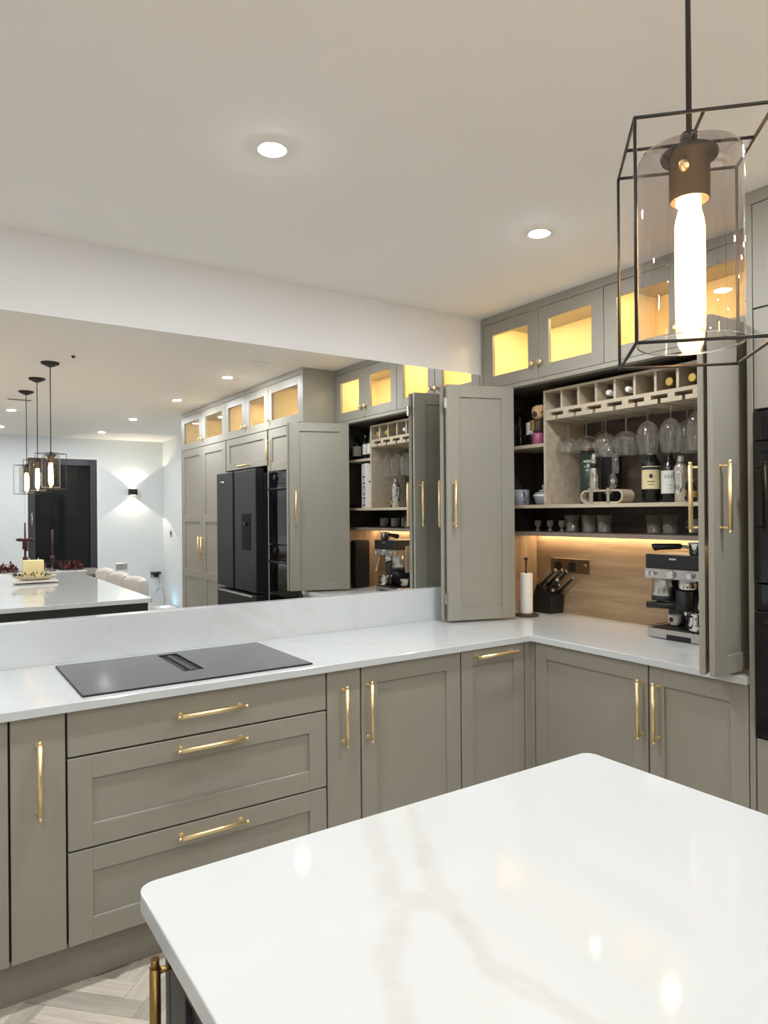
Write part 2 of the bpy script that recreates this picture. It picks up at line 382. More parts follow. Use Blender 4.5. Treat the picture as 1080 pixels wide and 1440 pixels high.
# herringbone planks, each its own piece of the floor
PWD, PLN = .0715, .3575
pm = B().box(0, PLN - .0012, 0, PWD - .0012, -FT, 0, .0008).bm
pme = bpy.data.meshes.new('plank'); pm.to_mesh(pme); pm.free(); pme.materials.append(M['plank'])
R45 = Matrix.Rotation(PI / 4, 4, 'Z'); R45i = R45.inverted()
org = Vector((.551, 2.245, 0))
cands = []
for i in range(-40, 41):
    for j in range(-8, 9):
        # classic herringbone lattice: each step moves one width along both axes; columns repeat every two lengths
        a = Vector((i * PWD + j * (PLN - 0) * 1.0 + 0, i * PWD - j * PLN, 0))
        for kind in (0, 1):
            if kind == 0: ctr = a + Vector((PLN / 2, PWD / 2, 0))
            else: ctr = a + Vector((-PWD / 2 + 0, PWD / 2 + PLN / 2 - 0, 0)) + Vector((0, 0, 0))
            cw = R45 @ ctr + org
            if -0.9 < cw.x < 2.36 and .75 < cw.y < 2.42 and not (cw.x > .5 and cw.y < .98):
                cands.append((a, kind, cw))
cands.sort(key=lambda t: (t[2] - Vector((.4, 2.0, 0))).length)
for a, kind, cw in cands[:300]:
    o = link('plank', pme, fl)
    if kind == 0: o.matrix_local = Matrix.Translation(org) @ R45 @ Matrix.Translation(a)
    else: o.matrix_local = Matrix.Translation(org) @ R45 @ Matrix.Translation(a + Vector((0, 0, 0))) @ Matrix.Rotation(PI / 2, 4, 'Z')

# ------------------------------------------------------------------ ceiling lights
DL = [(.868, 1.878, 'white recessed downlight in the ceiling above and in front of the hob'),
      (1.994, 1.888, 'white recessed downlight in the ceiling over the corner base cabinets'),
      (2.011, .623, 'white recessed downlight in front of the oven tower, nearest round ceiling detector'),
      (2.008, -.666, 'white recessed downlight in front of the tall larder doors'),
      (1.991, -2.232, 'white recessed downlight second from the wall light end of its row'),
      (1.954, -3.687, 'white recessed downlight nearest the black wall light'),
      (.767, -2.138, 'white recessed downlight just beyond the hanging pendants'),
      (.791, -3.672, 'white recessed downlight above the dining table with garland'),
      (-.32, 1.86, 'unseen white downlight added for even light, above the left end of the worktop'),  # unseen downlights from here on, added to even out the light
      (-.32, .4, 'unseen white downlight added for even light, over the aisle left of the island'),
      (-.32, -1.3, 'unseen white downlight added for even light, left of the island far end'),
      (-.32, -3.0, 'unseen white downlight added for even light, left of the dining table')]
for x, y, lb in DL:
    t = thing('ceiling_downlight', lb, 'downlight', (x, y, CEIL), group='recessed ceiling downlights')
    part('trim_ring', B().lathe([(.0368, -.001), (.0368, -.0034), (.046, -.0034), (.05, 0), (.05, .002)], (0, 0, 0), 28, caps=False), M['white'], t, local=True)
    part('lens', B().lathe([(.0365, -.002), (.036, -.0036), (.030, -.0050), (.018, -.0058), (.006, -.006)], (0, 0, 0), 24), M['down'], t, local=True, label='glowing white lens')
t = thing('smoke_detector', 'round white smoke detector on the ceiling near the tall unit end panel', 'detector', (2.028, 1.216, CEIL))
part('base', B().lathe([(.062, 0), (.062, -.012), (.055, -.018)], seg=28), M['white'], t, local=True)
part('sensor_dome', B().lathe([(.045, -.018), (.04, -.03), (.02, -.035)], seg=24), M['white'], t, local=True)
t = thing('ceiling_vent', 'small slotted white ceiling vent beyond the pendant canopies', 'vent', (.758, -1.36, CEIL))
part('vent_frame', B().box(-.11, .11, -.035, .035, -.006, 0, .002), M['white'], t, local=True)
part('slot', B().box(-.095, .095, -.022, -.006, -.0075, -.004), M['gap'], t, local=True)
part('slot', B().box(-.095, .095, .006, .022, -.0075, -.004), M['gap'], t, local=True)
tag(part('ceiling_sensor', B().lathe([(.012, 0), (.012, -.01), (.004, -.016)], (.858, .785, CEIL), 14), M['brown']), 'tiny dark sensor on the ceiling between pendants and smoke detector', 'sensor')

# wall light
t = thing('wall_light', 'black box wall light throwing beams up and down the white wall', 'wall light', (2.552, FARY, 1.796))
part('housing', B().box(-.055, .055, .006, .10, -.043, .043, .003), M['black'], t, local=True)
part('back_plate', B().box(-.035, .035, 0, .008, -.035, .035), M['black'], t, local=True)
for s in (1, -1):
    part('lens', B().box(-.035, .035, .03, .08, s * .0432, s * .0442), emit('wall_light_lens', (1, .86, .62, 1), 4), t, local=True)
    ld = bpy.data.lights.new('beam', 'SPOT'); ld.energy = SCONCE_W; ld.spot_size = math.radians(108); ld.spot_blend = .08; ld.color = (1, .86, .64); ld.shadow_soft_size = .004
    lo = bpy.data.objects.new('beam', ld); COL.objects.link(lo); lo.parent = t
    lo.location = (0, .05, s * .05); lo.rotation_euler = (0 if s < 0 else PI, 0, 0)

# ------------------------------------------------------------------ mirror, upstand, worktop
tag(part('wall_mirror', B().box(-1.4, XU + .0, YW, YW + .005, 1.06, 2.2344, .0008), M['mirror']), 'long frameless mirror along the wall above the hob', 'mirror')
tag(part('worktop_upstand', B().box(-1.0, 2.60, YW - .03, YW + .004, CT, 1.0672, .0012), M['quartz']), 'white quartz upstand along the wall under the mirror', 'upstand')
wt = B()
wt.prism([(-1.0, YF - .0201), (2.3193, YF - .0201), (2.3193, 1.2705), (RX - .001, 1.2705), (RX - .001, YW + .004), (-1.0, YW + .004)], CT - .0282, CT, bev=.002, seg=1)
tag(part('worktop', wt, M['quartz']), 'white veined L-shaped quartz worktop round the corner', 'worktop')

# hob with centre extractor
t = thing('induction_hob', 'black glass induction hob with slotted centre extractor', 'hob', (.813, 2.568, CT))
x0, x1, y0, y1 = .413, 1.214, 2.312, 2.828
vx0, vx1, vy0, vy1 = .775, .852, 2.455, 2.79
g = B(); zt, zb = CT + .0065, CT + .0005
for bx in ((x0, vx0, y0, y1), (vx1, x1, y0, y1), (vx0, vx1, y0, vy0), (vx0, vx1, vy1, y1)): g.box(*bx, zb, zt)
part('glass_plate', g, M['hob'], t)
e = B()
for bx in ((x0 - .002, x1 + .002, y0 - .002, y0), (x0 - .002, x1 + .002, y1, y1 + .002), (x0 - .002, x0, y0, y1), (x1, x1 + .002, y0, y1)): e.box(*bx, zb, zt - .0012)
part('edge_trim', e, M['black'], t)
part('vent_well', B().box(vx0, vx0 + .004, vy0, vy1, zb, zt - .0005).box(vx1 - .004, vx1, vy0, vy1, zb, zt - .0005).box(vx0, vx1, vy0, vy0 + .004, zb, zt - .0005).box(vx0, vx1, vy1 - .004, vy1, zb, zt - .0005).box(vx0, vx1, vy0, vy1, zb, zb + .0008), M['black'], t)
part('vent_bar', B().box(.803, .824, vy0 + .02, vy1 - .02, zb + .001, zt - .0005, .001), M['graphite'], t, label='grey bar down the middle of the extractor')

# ------------------------------------------------------------------ back run of base cabinets
ZB, ZT = .15, CT - .0282
def base_thing(label, x0, x1):
    t = thing('base_cabinet', label, 'cabinet', ((x0 + x1) / 2, 2.6, 0), group='base cabinets along the back wall')
    part('carcass', B().box(x0, x1, YF + .021, YW - .005, ZB + .005, ZT - .001), M['gap'], t)
    return t
H = ZT - ZB
t = base_thing('sage base cabinet at the left end of the back run, outside the picture', -.993, -.393)
door(t, face_m((-.993, YF, ZB), BACK), .6, H, handle=(.555, .536, .235, True))
t = base_thing('sage base cabinet left of the narrow pull-out, cut by the picture edge', -.393, .2067)
door(t, face_m((-.393, YF, ZB), BACK), .5997, H, handle=(.045, .536, .235, True))
t = base_thing('narrow flat sage pull-out cabinet left of the wide drawers', .2067, .3608)
door(t, face_m((.2067, YF, ZB), BACK), .1541, H, flat=True, handle=(.077, .536, .235, True), name='pull_out_front')
t = base_thing('wide sage three-drawer cabinet under the hob', .3608, 1.2608)
Md = lambda z: face_m((.3608, YF, z), BACK)
door(t, Md(.7268), .9, ZT - .7268, flat=True, handle=(.452, .077, .245, False), name='drawer')
door(t, Md(.4393), .9, .7268 - .4393, handle=(.452, .253, .245, False), name='drawer')
door(t, Md(ZB), .9, .4393 - ZB, handle=(.452, .256, .245, False), name='drawer')
t = base_thing('narrow flat sage pull-out cabinet right of the wide drawers', 1.2608, 1.4129)
door(t, face_m((1.2608, YF, ZB), BACK), .1521, H, flat=True, handle=(.071, .545, .235, True), name='pull_out_front')
t = base_thing('single-door sage cabinet with upright handle near its left edge', 1.4129, 1.9172)
door(t, face_m((1.4129, YF, ZB), BACK), .5043, H, st=.075, handle=(.031, .546, .24, True))
t = base_thing('sage cabinet with level top handle beside the inner corner', 1.9172, 2.3)
door(t, face_m((1.9172, YF, ZB), BACK), .3800, H, st=.066, rl=.07, handle=(.192, .69, .24, False))
part('corner_post', B().box(2.299, XR + .02, YF - .0, YF + .02, ZB, ZT, .001).box(XR, XR + .02, 2.2665, YF, ZB, ZT, .001), M['paint'], t)
tag(part('plinth', B().box(-.993, 2.40, YF + .064, YF + .082, 0, ZB - .002, .001).box(2.40 - .001, 2.418, 1.272, YF + .082, 0, ZB - .002, .001), M['plinth']), 'sage plinth board running under the base cabinets', 'plinth')
tag(part('run_end_panel', B().box(-1.012, -.994, YF, YW, 0, ZT), M['paint']), 'sage end panel closing the left end of the worktop run', 'end panel')

# right run of base cabinets
def base_right(label, y1, y0):
    t = thing('base_cabinet', label, 'cabinet', (2.65, (y0 + y1) / 2, 0), group='base cabinets under the drinks dresser')
    part('carcass', B().box(XR + .021, RX - .005, y0, y1, ZB + .005, ZT - .001), M['gap'], t)
    return t
t = base_right('wide sage base cabinet under the dresser, next to the inner corner', 2.2640, 1.6644)
door(t, face_m((XR, 2.2640, ZB), RIGHT), .5996, H, st=.068, handle=(.573, .545, .235, True))
t = base_right('sage base cabinet under the dresser, against the oven tower', 1.6644, 1.2712)
door(t, face_m((XR, 1.6644, ZB), RIGHT), .3932, H, st=.064, handle=(.043, .545, .235, True))

# ------------------------------------------------------------------ tall units on the right wall
def glass_door(parent, M4, w, h, st=.07, rl=.066, knob=None):
    Mg = M4 @ Matrix.Translation((.002, 0, .002)); w2, h2 = w - .004, h - .004
    o = part('glass_door', shaker_frame(w2, h2, st, rl), M['paint'], parent, Mg)
    part('glass_pane', B().box(st - .003, w2 - st + .003, .011, .015, rl - .003, h2 - rl + .003), M['pane'], o, Mg)
    if knob: part('knob', knob_mesh(*knob), M['brass'], o, M4, 'round brass knob')
    return o
def puck(parent, x, y, z, label=None):
    part('cabinet_light', B().lathe([(.024, 0), (.024, -.006)], (x, y, z), 18), M['puck'], parent, label='small glowing warm light')
def tall_thing(label, y0, y1, cat='cabinet'):
    t = thing('tall_cabinet', label, cat, (2.67, (y0 + y1) / 2, 0), group='tall cabinets on the side wall')
    return t
ZU0, ZU1 = 2.146, 2.500
def upper_box(t, y0, y1, xf, div=None, zf=ZU0, zc=ZU1 + .02, mat=None):
    xf2 = xf + .0205; m = M['cab_in']
    part('interior', B().box(xf2, RX - .004, y0, y0 + .016, zf, zc).box(xf2, RX - .004, y1 - .016, y1, zf, zc).box(xf2, RX - .004, y0 + .016, y1 - .016, zf, zf + .016)
         .box(xf2, RX - .004, y0 + .016, y1 - .016, zc - .016, zc).box(RX - .02, RX - .004, y0 + .016, y1 - .016, zf + .016, zc - .016), m, t, label='warmly lit interior of the glass cupboard')
# oven tower
OY0, OY1 = .654, 1.2705
t = tall_thing('sage oven tower with glass cupboard on top', OY0, OY1)
part('end_panel', B().box(XR, RX - .003, OY1 - .0195, OY1, 0, ZU1 + .0, .001), M['paint'], t)
part('side_panel', B().box(XR + .02, RX - .003, OY0, OY0 + .018, .15, ZU1, .001), M['paint'], t)
upper_box(t, OY0 + .019, OY1 - .02, XR)
glass_door(t, face_m((XR, OY1 - .0205, ZU0), RIGHT), .594, ZU1 - ZU0, st=.062, knob=(.565, .075)); puck(t, 2.66, .95, ZU1 + .003)
door(t, face_m((XR, OY1 - .0205, 1.804), RIGHT), .594, ZU0 - 1.804, st=.066, handle=(.555, .171, .2, True))
door(t, face_m((XR, OY1 - .0205, .15), RIGHT), .594, .70 - .15, handle=(.297, .46, .235, False), name='drawer')
for z0, z1 in ((.66, .70), (1.80, 1.82), (.15, .17)): part('niche_shelf', B().box(XR + .03, RX - .003, OY0 + .019, OY1 - .0205, z0, z1), M['gap'], t)
# double oven: two appliances
def oven(label, z0, z1, zc):
    o = thing('built_in_oven', label, 'oven', (2.6, .95, z0)); y0, y1 = OY0 + .0205, OY1 - .022
    part('body', B().box(XR + .012, RX - .06, y0, y1, z0 + .001, z1 - .001), M['black'], o)
    part('control_panel', B().box(XR - .004, XR + .012, y0, y1, zc, z1 - .002, .0015), M['black_glass'], o)
    part('display', B().box(XR - .0048, XR - .0038, .91, 1.01, zc + .045, zc + .085), plain('dim_display', srgb(58, 66, 74), .1), o)
    for yy in (.80, 1.12): part('dial', B().lathe([(.019, 0), (.021, .012), (.018, .018)], M=Matrix.Translation((XR - .004, yy, (zc + z1) / 2)) @ Matrix.Rotation(-PI / 2, 4, 'Y'), seg=18), M['graphite'], o)
    d = part('oven_door', B().box(XR - .006, XR + .012, y0, y1, z0 + .002, zc - .004, .0015), M['black_glass'], o)
    part('handle', B().tube([(XR - .045, y0 + .05, zc - .04), (XR - .045, y1 - .05, zc - .04)], .009, 10).box(XR - .045, XR - .006, y0 + .06, y0 + .075, zc - .046, zc - .034).box(XR - .045, XR - .006, y1 - .075, y1 - .06, zc - .046, zc - .034), M['graphite'], d)
    part('window', B().box(XR - .0068, XR - .0058, y0 + .07, y1 - .07, z0 + .07, zc - .10), plain('oven_window', srgb(8, 8, 9), .03, noise=0), d)
oven('black glass oven, upper of the two in the oven tower', 1.222, 1.80, 1.70)
oven('black glass oven, lower of the two in the oven tower', .702, 1.220, 1.13)
# fridge bay
FY0, FY1 = -.294, .654
t = tall_thing('sage bridging cupboard over the fridge with glass doors above', FY0, FY1)
upper_box(t, FY0 + .002, FY1 - .002, XR)
glass_door(t, face_m((XR, FY1, ZU0), RIGHT), .474, ZU1 - ZU0, st=.075, knob=(.435, .075)); glass_door(t, face_m((XR, FY1 - .474, ZU0), RIGHT), .474, ZU1 - ZU0, st=.075, knob=(.04, .075))
puck(t, 2.66, .42, ZU1 + .003); puck(t, 2.66, -.06, ZU1 + .003)
part('shelf_box', B().box(XR + .021, RX - .004, FY0 + .002, FY1 - .002, 1.86, ZU0 - .002), M['gap'], t)
door(t, face_m((XR, FY1 - .02, 1.857), RIGHT), .908, ZU0 - 1.857, st=.075, rl=.06, handle=(.454, .028, .24, False), name='lift_up_door')
part('side_panel', B().box(XR, RX - .003, FY0, FY0 + .018, 0, 1.855, .001), M['paint'], t); part('side_panel', B().box(XR, RX - .003, FY1 - .018, FY1, 0, 1.855, .001), M['paint'], t)
# larder
LY0 = -1.584
t = tall_thing('sage double-door larder with glass cupboard on top, at the far end of the tall units', LY0, FY0)
part('end_panel', B().box(XR, RX - .003, LY0 - .018, LY0, 0, ZU1, .001), M['paint'], t)
part('carcass', B().box(XR + .021, RX - .004, LY0 + .002, FY0 - .002, .15, ZU0 - .002), M['gap'], t)
upper_box(t, LY0 + .002, FY0 - .002, XR)
lw = (FY0 - LY0) / 2
for k in (0, 1):
    glass_door(t, face_m((XR, FY0 - k * lw, ZU0), RIGHT), lw, ZU1 - ZU0, st=.085, knob=((lw - .04) if k == 0 else .04, .075)); puck(t, 2.66, FY0 - k * lw - lw / 2, ZU1 + .003)
    door(t, face_m((XR, FY0 - k * lw, .15), RIGHT), lw, ZU0 - .15, st=.085, rl=.075, mids=(.70, 1.272), handle=((lw - .045) if k == 0 else .045, .98, .235, True))
tag(part('tall_unit_cornice', B().box(XR - .0, RX - .003, LY0 - .018, OY1, ZU1 + .001, CEIL - .0005, .001), M['paint']), 'sage cornice closing the tall units to the ceiling', 'cornice')
tag(part('tall_unit_plinth', B().box(XR + .06, XR + .078, LY0 + .001, FY0 - .001, 0, .147).box(XR + .06, XR + .078, OY0 + .02, OY1 - .021, 0, .147), M['plinth']), 'sage plinth under the tall units', 'plinth')

# american style fridge
t = thing('fridge_freezer', 'black graphite double-door fridge freezer with water dispenser', 'fridge', (2.6, .2, 0))
fx, fy0, fy1 = 2.235, -.248, .632
part('cabinet_body', B().box(fx + .075, RX - .06, fy0 + .01, fy1 - .01, .04, 1.80, .004), M['black'], t)
part('foot', B().box(fx + .1, fx + .16, fy0 + .03, fy0 + .09, 0, .05), M['black'], t); part('foot', B().box(fx + .1, fx + .16, fy1 - .09, fy1 - .03, 0, .05), M['black'], t)
ym = .155
d1 = part('door', B().box(fx, fx + .07, fy0, ym - .02, .83, 1.832, .006, 2), M['graphite'], t)
part('badge', B().box(fx - .002, fx, -.15, -.07, 1.745, 1.757, .001), M['chrome'], d1, label='small silver badge')
d2 = part('door', B().box(fx, fx + .07, ym + .02, fy1, .83, 1.832, .006, 2), M['graphite'], t)
part('handle_recess', B().box(fx + .02, fx + .06, ym - .0195, ym + .0195, .835, 1.828), M['black'], t)
dp = part('water_dispenser', B().box(fx - .003, fx, .345, .53, 1.165, 1.471, .0014), M['recess'], d2, label='glossy black recessed water dispenser')
part('dispenser_spout', B().box(fx - .022, fx - .003, .42, .46, 1.37, 1.40, .003), M['graphite'], d2)
for k, (z0, z1) in enumerate(((.44, .805), (.06, .42))):
    dd = part('freezer_drawer', B().box(fx, fx + .07, fy0, fy1, z0, z1, .006, 2), M['graphite'], t)
    part('handle', B().box(fx - .014, fx + .003, fy0 + .06, fy1 - .06, z1 - .022, z1 - .008, .003), M['steel'], dd)

# ------------------------------------------------------------------ drinks dresser: glass wall cupboards
DY0, DY1 = 1.2715, 2.8995
ym = 2.083
for y0, y1, lb in ((ym, DY1, 'pair of lit glass-fronted wall cupboards nearest the mirror wall'), (DY0 + .003, ym, 'pair of lit glass-fronted wall cupboards against the oven tower')):
    t = thing('wall_cupboard', lb, 'cupboard', (2.8, (y0 + y1) / 2, ZU0), group='lit glass cupboards over the dresser')
    upper_box(t, y0 + .001, y1 - .001, XU, zf=ZU0 - .0)
    wd = (y1 - y0) / 2
    for k in (0, 1):
        glass_door(t, face_m((XU, y1 - k * wd, ZU0), RIGHT), wd, ZU1 + .003 - ZU0, st=.069, rl=.064, knob=((wd - .028) if k == 0 else .028, .078))
        puck(t, 2.78, y1 - wd * (k + .55), ZU1 + .003)
tag(part('dresser_cornice', B().box(XU, RX - .003, DY0, YW + .004, ZU1 + .004, CEIL - .0005, .001), M['paint']), 'sage cornice above the lit glass cupboards', 'cornice')
tag(part('dresser_filler', B().box(XU, XU + .02, DY1 + .001, YW + .004, CT + .001, ZU1 + .003, .001), M['paint']), 'narrow sage filler strip between dresser and mirror wall', 'filler strip')

# dresser body
t = thing('drinks_dresser', 'open drinks dresser with wine rack and folded-back sage doors', 'dresser', (2.8, 2.08, CT))
GY1, GY0 = 2.87, 1.292       # inner faces of the gables
XS = 2.69                    # shelf fronts
part('pelmet', B().box(XU - .016, XU + .03, DY0, DY1, 2.121, ZU0 - .004, .001), M['paint'], t)
part('soffit', B().box(XU + .03, RX - .003, DY0, DY1, 2.121, ZU0 - .003), M['oak_shaded'], t)
part('gable', B().box(XU + .001, RX - .003, GY1, DY1, CT + .001, 1.345), M['oak_z'], t)
part('gable', B().box(XU + .001, RX - .003, GY1, DY1, 1.345, 2.120), M['oak_deep_shade'], t, label='upper gable with bay shade in its colour')
part('gable', B().box(XU + .001, RX - .003, DY0, GY0, CT + .001, 1.345), M['oak_z'], t)
part('gable', B().box(XU + .001, RX - .003, DY0, GY0, 1.345, 2.120), M['oak_deep_shade'], t, label='upper gable with bay shade in its colour')
part('splashback', B().box(XB, RX - .003, GY0, GY1, CT + .001, 1.338), M['oak'], t, label='light oak panel behind the worktop')
part('back_panel', B().box(XB, RX - .003, GY0, 1.64, 1.338, 2.120), M['oak_deep_shade'], t)
part('back_panel', B().box(XB, RX - .003, 1.64, 2.52, 1.338, 2.120), M['oak_shaded'], t)
part('back_panel', B().box(XB, RX - .003, 2.52, GY1, 1.338, 2.120), M['oak_deep_shade'], t)
part('shelf', B().box(XS - .01, XB, GY0, GY1, 1.340, 1.358, .0008), M['oak_low'], t)
part('shelf', B().box(XS, XB, GY0, GY1, 1.485, 1.503, .0008), M['oak_face'], t)
RY1, RY0 = 2.513, 1.652
part('upright', B().box(XS, XB, RY1, RY1 + .015, 1.503, 2.094, .0006), M['oak_face'], t)
part('upright', B().box(XS, XB, RY0 - .015, RY0, 1.503, 2.094, .0006), M['oak_face'], t)
part('shelf', B().box(XS, XB, RY1 + .015, GY1, 1.805, 1.823, .0008), M['oak_face'], t)
part('shelf', B().box(XS, XB, GY0, RY0 - .015, 1.846, 1.864, .0008), M['oak_face'], t)
part('rack_top', B().box(XS, XB, RY0, RY1, 2.082, 2.094, .0006), M['oak_face'], t)
part('rack_base', B().box(XS, XB, RY0, RY1, 1.9755, 1.9925, .0006), M['oak_face'], t)
cells = [RY1 - k * (RY1 - RY0) / 8 for k in range(9)]
for yy in cells[1:-1]: part('rack_divider', B().box(XS, XB, yy - .0065, yy + .0065, 1.9925, 2.082, .0005), M['oak_face'], t)
slots = [2.438 - k * .1177 for k in range(7)]
hang = B()
edges = [RY1] + [s + sg for s in slots for sg in (.042, -.042)] + [RY0]
for k in range(0, len(edges), 2): hang.box(XS, XB - .004, edges[k + 1], edges[k], 1.957, 1.976)
edges = [RY1] + [s + sg for s in slots for sg in (.0075, -.0075)] + [RY0]
for k in range(0, len(edges), 2): hang.box(XS, XB - .004, edges[k + 1], edges[k], 1.938, 1.9575)
part('stemware_rail', hang, M['oak_face'], t, label='pale slotted rail for hanging glasses')
part('led_strip', B().box(2.955, 2.975, GY0 + .01, GY1 - .02, 1.333, 1.3395), M['strip'], t, label='glowing warm light strip under the low shelf')
# bifold leaves
LZ0, LZ1 = .912, 2.120
def leaf(a, b, hx, lbl=None):
    a = Vector(a); d = Vector(b) - a; w = d.length
    Mx = face_m((a.x, a.y, LZ0), (d.x, d.y))
    o = door(t, Mx, w, LZ1 - LZ0, st=.072, rl=.062, handle=(hx if hx > 0 else w + hx, .60, .245, True), name='folding_door', g=0.0)
    return o, Mx
lf, Mx = leaf((2.228, 2.752), (2.590, 2.641), .034)
part('hinge', B().box(-.013, .002, -.003, .010, .085, .14, .002).box(-.013, .002, -.003, .010, 1.085, 1.14, .002), M['steel'], lf, Mx, 'small steel hinges')
leaf((2.604, 2.884), (2.226, 2.808), -.034)
lf, Mx = leaf((2.186, 1.302), (2.598, 1.298), .04)
leaf((2.600, 1.492), (2.186, 1.357), -.04)

# ------------------------------------------------------------------ island
t = thing('kitchen_island', 'charcoal kitchen island with white veined quartz top', 'island', (.78, -.28, 0))
rr = .028
def rounded(x0, x1, y0, y1, r, n=6):
    pts = []
    for cx, cy, a0 in ((x1 - r, y1 - r, 0), (x0 + r, y1 - r, PI / 2), (x0 + r, y0 + r, PI), (x1 - r, y0 + r, 1.5 * PI)):
        for k in range(n + 1): a = a0 + k * PI / 2 / n; pts.append((cx + r * math.cos(a), cy + r * math.sin(a)))
    return pts
part('island_top', B().prism(rounded(IX0, IX1, IY0, IY1, rr), IZ - .03, IZ, bev=.0025, seg=2), M['quartz_island'], t, label='white quartz top with grey-gold veins')
cx0, cx1, cy1, cy0 = .300, .93, 1.05, IY0 + .04
part('carcass', B().box(cx0 + .021, cx1, cy0, cy1 - .02, .1, IZ - .0305), M['charcoal'], t)
part('end_panel', B().box(cx0, IX1 - .025, cy1 - .02, cy1, 0, IZ - .0305, .001), M['charcoal'], t)
part('end_panel', B().box(cx0, IX1 - .025, cy0 - .02, cy0, 0, IZ - .0305, .001), M['charcoal'], t)
part('plinth', B().box(cx0 + .07, cx1 - .02, cy0, cy1 - .021, 0, .1), M['black'], t)
n = 4; wd = (cy1 - .021 - cy0) / n
ML = lambda y: face_m((cx0, y, .12), (0, -1))
# island doors look towards -X: local x runs from the far end to the near end
for k in range(n):
    y1 = cy1 - .021 - k * wd
    door(t, ML(y1), wd, IZ - .034 - .12, handle=(.048 if k % 2 == 0 else wd - .048, .612, .235, True), mat=M['charcoal'], hmat=M['brass_dark'])

# stools along the island
def back_pad(w, h, th):
    """upholstered back: a thick pad, gently wrapped towards the sitter at both ends, top edge rolled"""
    b = bmesh.new(); n = 12; cols = []
    prof = [(0, 0), (th * .12, h * .5), (th * .1, h * .86), (th * .3, h * .97), (th * .65, h), (th * 1.05, h * .95), (th * 1.2, h * .8), (th * 1.1, h * .4), (th, 0)]
    for k in range(n + 1):
        y = -w / 2 + w * k / n; u = abs(y) / (w / 2); dx = -.045 * u ** 3; dz = 1 - .06 * u ** 4
        cols.append([b.verts.new((x + dx, y, z * dz)) for x, z in prof])
    m = len(prof)
    for k in range(n):
        for i in range(m): f = b.faces.new((cols[k][i], cols[k][(i + 1) % m], cols[k + 1][(i + 1) % m], cols[k + 1][i])); f.smooth = True
    b.faces.new(cols[0]); b.faces.new(cols[-1][::-1])
    bmesh.ops.recalc_face_normals(b, faces=b.faces[:])
    return b
for y, lb in ((-.22, 'beige upholstered bar stool nearest the near end of the island'), (-.795, 'beige upholstered bar stool in the middle of three at the island'), (-1.37, 'beige upholstered bar stool farthest along the island, towards the dining table')):
    t = thing('bar_stool', lb, 'bar stool', (1.36, y, 0), group='bar stools at the island')
    part('seat', B().prism(rounded(-.19, .2, -.2, .2, .09), .6, .68, bev=.02), M['fabric'], t, local=True)
    bb = B(); bb.add(back_pad(.50, .30, .075), Matrix.Translation((.135, 0, .64)))
    part('backrest', bb, M['fabric'], t, local=True)
    for sx in (-1, 1):
        for sy in (-1, 1): part('leg', B().tube([(sx * .15, sy * .15, .61), (sx * .2, sy * .2, 0)], .013, 8, r2=.009), M['black_metal'], t, local=True)
    part('footrest', B().tube([(-.185, -.185, .2), (-.185, .185, .2)], .009, 8).tube([(.185, -.185, .2), (.185, .185, .2)], .009, 8).tube([(-.185, -.185, .2), (.185, -.185, .2)], .009, 8).tube([(-.185, .185, .2), (.185, .185, .2)], .009, 8), M['black_metal'], t, local=True)

# ------------------------------------------------------------------ pendants
PCX, PCY, PZB, PZT = .759, .4787, 1.6532, 1.9019
def pendant(y, lb):
    t = thing('pendant_light', lb, 'pendant light', (PCX, y, PZB), group='caged pendant lights over the island')
    R = Matrix.Rotation(math.radians(-45.5), 4, 'Z'); zt = PZT - PZB; hs = .0715; r = .002
    def P(x, yy, z): return R @ Vector((x, yy, z))
    cage = B(); C4 = [(-hs, -hs), (hs, -hs), (hs, hs), (-hs, hs)]
    for k in range(4):
        a, b = C4[k], C4[(k + 1) % 4]
        for z in (0, zt): cage.tube([P(*a, z), P(*b, z)], r, 8)
        cage.tube([P(*a, 0), P(*a, zt)], r, 8)
        for z in (0, zt): cage.ball(P(*a, z), r * 1.05, seg=8)
    part('wire_cage', cage, M['black_metal'], t, local=True)
    bar = B().tube([P(-hs, 0, zt), P(hs, 0, zt)], r, 8).tube([P(0, -hs, zt), P(0, hs, zt)], r, 8)
    part('cross_bar', bar, M['black_metal'], t, local=True)
    part('lamp_holder', B().lathe([(.008, .005), (.010, .003), (.0105, -.016), (.030, -.018), (.033, -.021), (.031, -.026), (.0225, -.027), (.0225, -.076), (.0205, -.076), (.0205, -.05)], (0, 0, zt + .008), 24, caps=False), M['black_metal'], t, local=True)
    part('screw', B().lathe([(.0075, 0), (.0075, .004), (.004, .006)], M=Matrix.Translation((P(-.012, -.021, zt - .035))) @ Matrix.Rotation(PI / 2, 4, 'X'), seg=14), M['brass'], t, local=True)
    gz0, gz1 = .012, zt - .012
    part('glass_shade', B().lathe([(.059, gz0), (.059, gz1 - .01), (.056, gz1 - .002), (.050, gz1), (.033, gz1)], seg=40, caps=False), M['smoke'], t, local=True, label='smoky clear glass cylinder')
    part('shade_rim', B().lathe([(.0580, gz0), (.0590, gz0 - .0013), (.0600, gz0), (.0590, gz0 + .0013), (.0580, gz0)], seg=40, caps=False), M['rim'], t, local=True)
    bl = part('bulb', B().lathe([(.012, .185), (.0125, .170), (.0155, .158), (.0165, .15), (.0165, .055), (.014, .035), (.008, .024), (.002, .021)], seg=20), M['bulb'], t, local=True, label='glowing amber tube filament bulb')
    part('cord', B().tube([(0, 0, zt + .012), (0, 0, CEIL - PZB - .03)], .0033, 8), M['black_metal'], t, local=True)
    part('ceiling_canopy', B().lathe([(.008, -.034), (.02, -.030), (.058, -.012), (.062, 0)], (0, 0, CEIL - PZB), 28), M['black_metal'], t, local=True)
pendant(PCY, 'black wire cage pendant hanging closest, with glowing amber tube bulb')
pendant(PCY - .675, 'black wire cage pendant in the middle of the row of three')
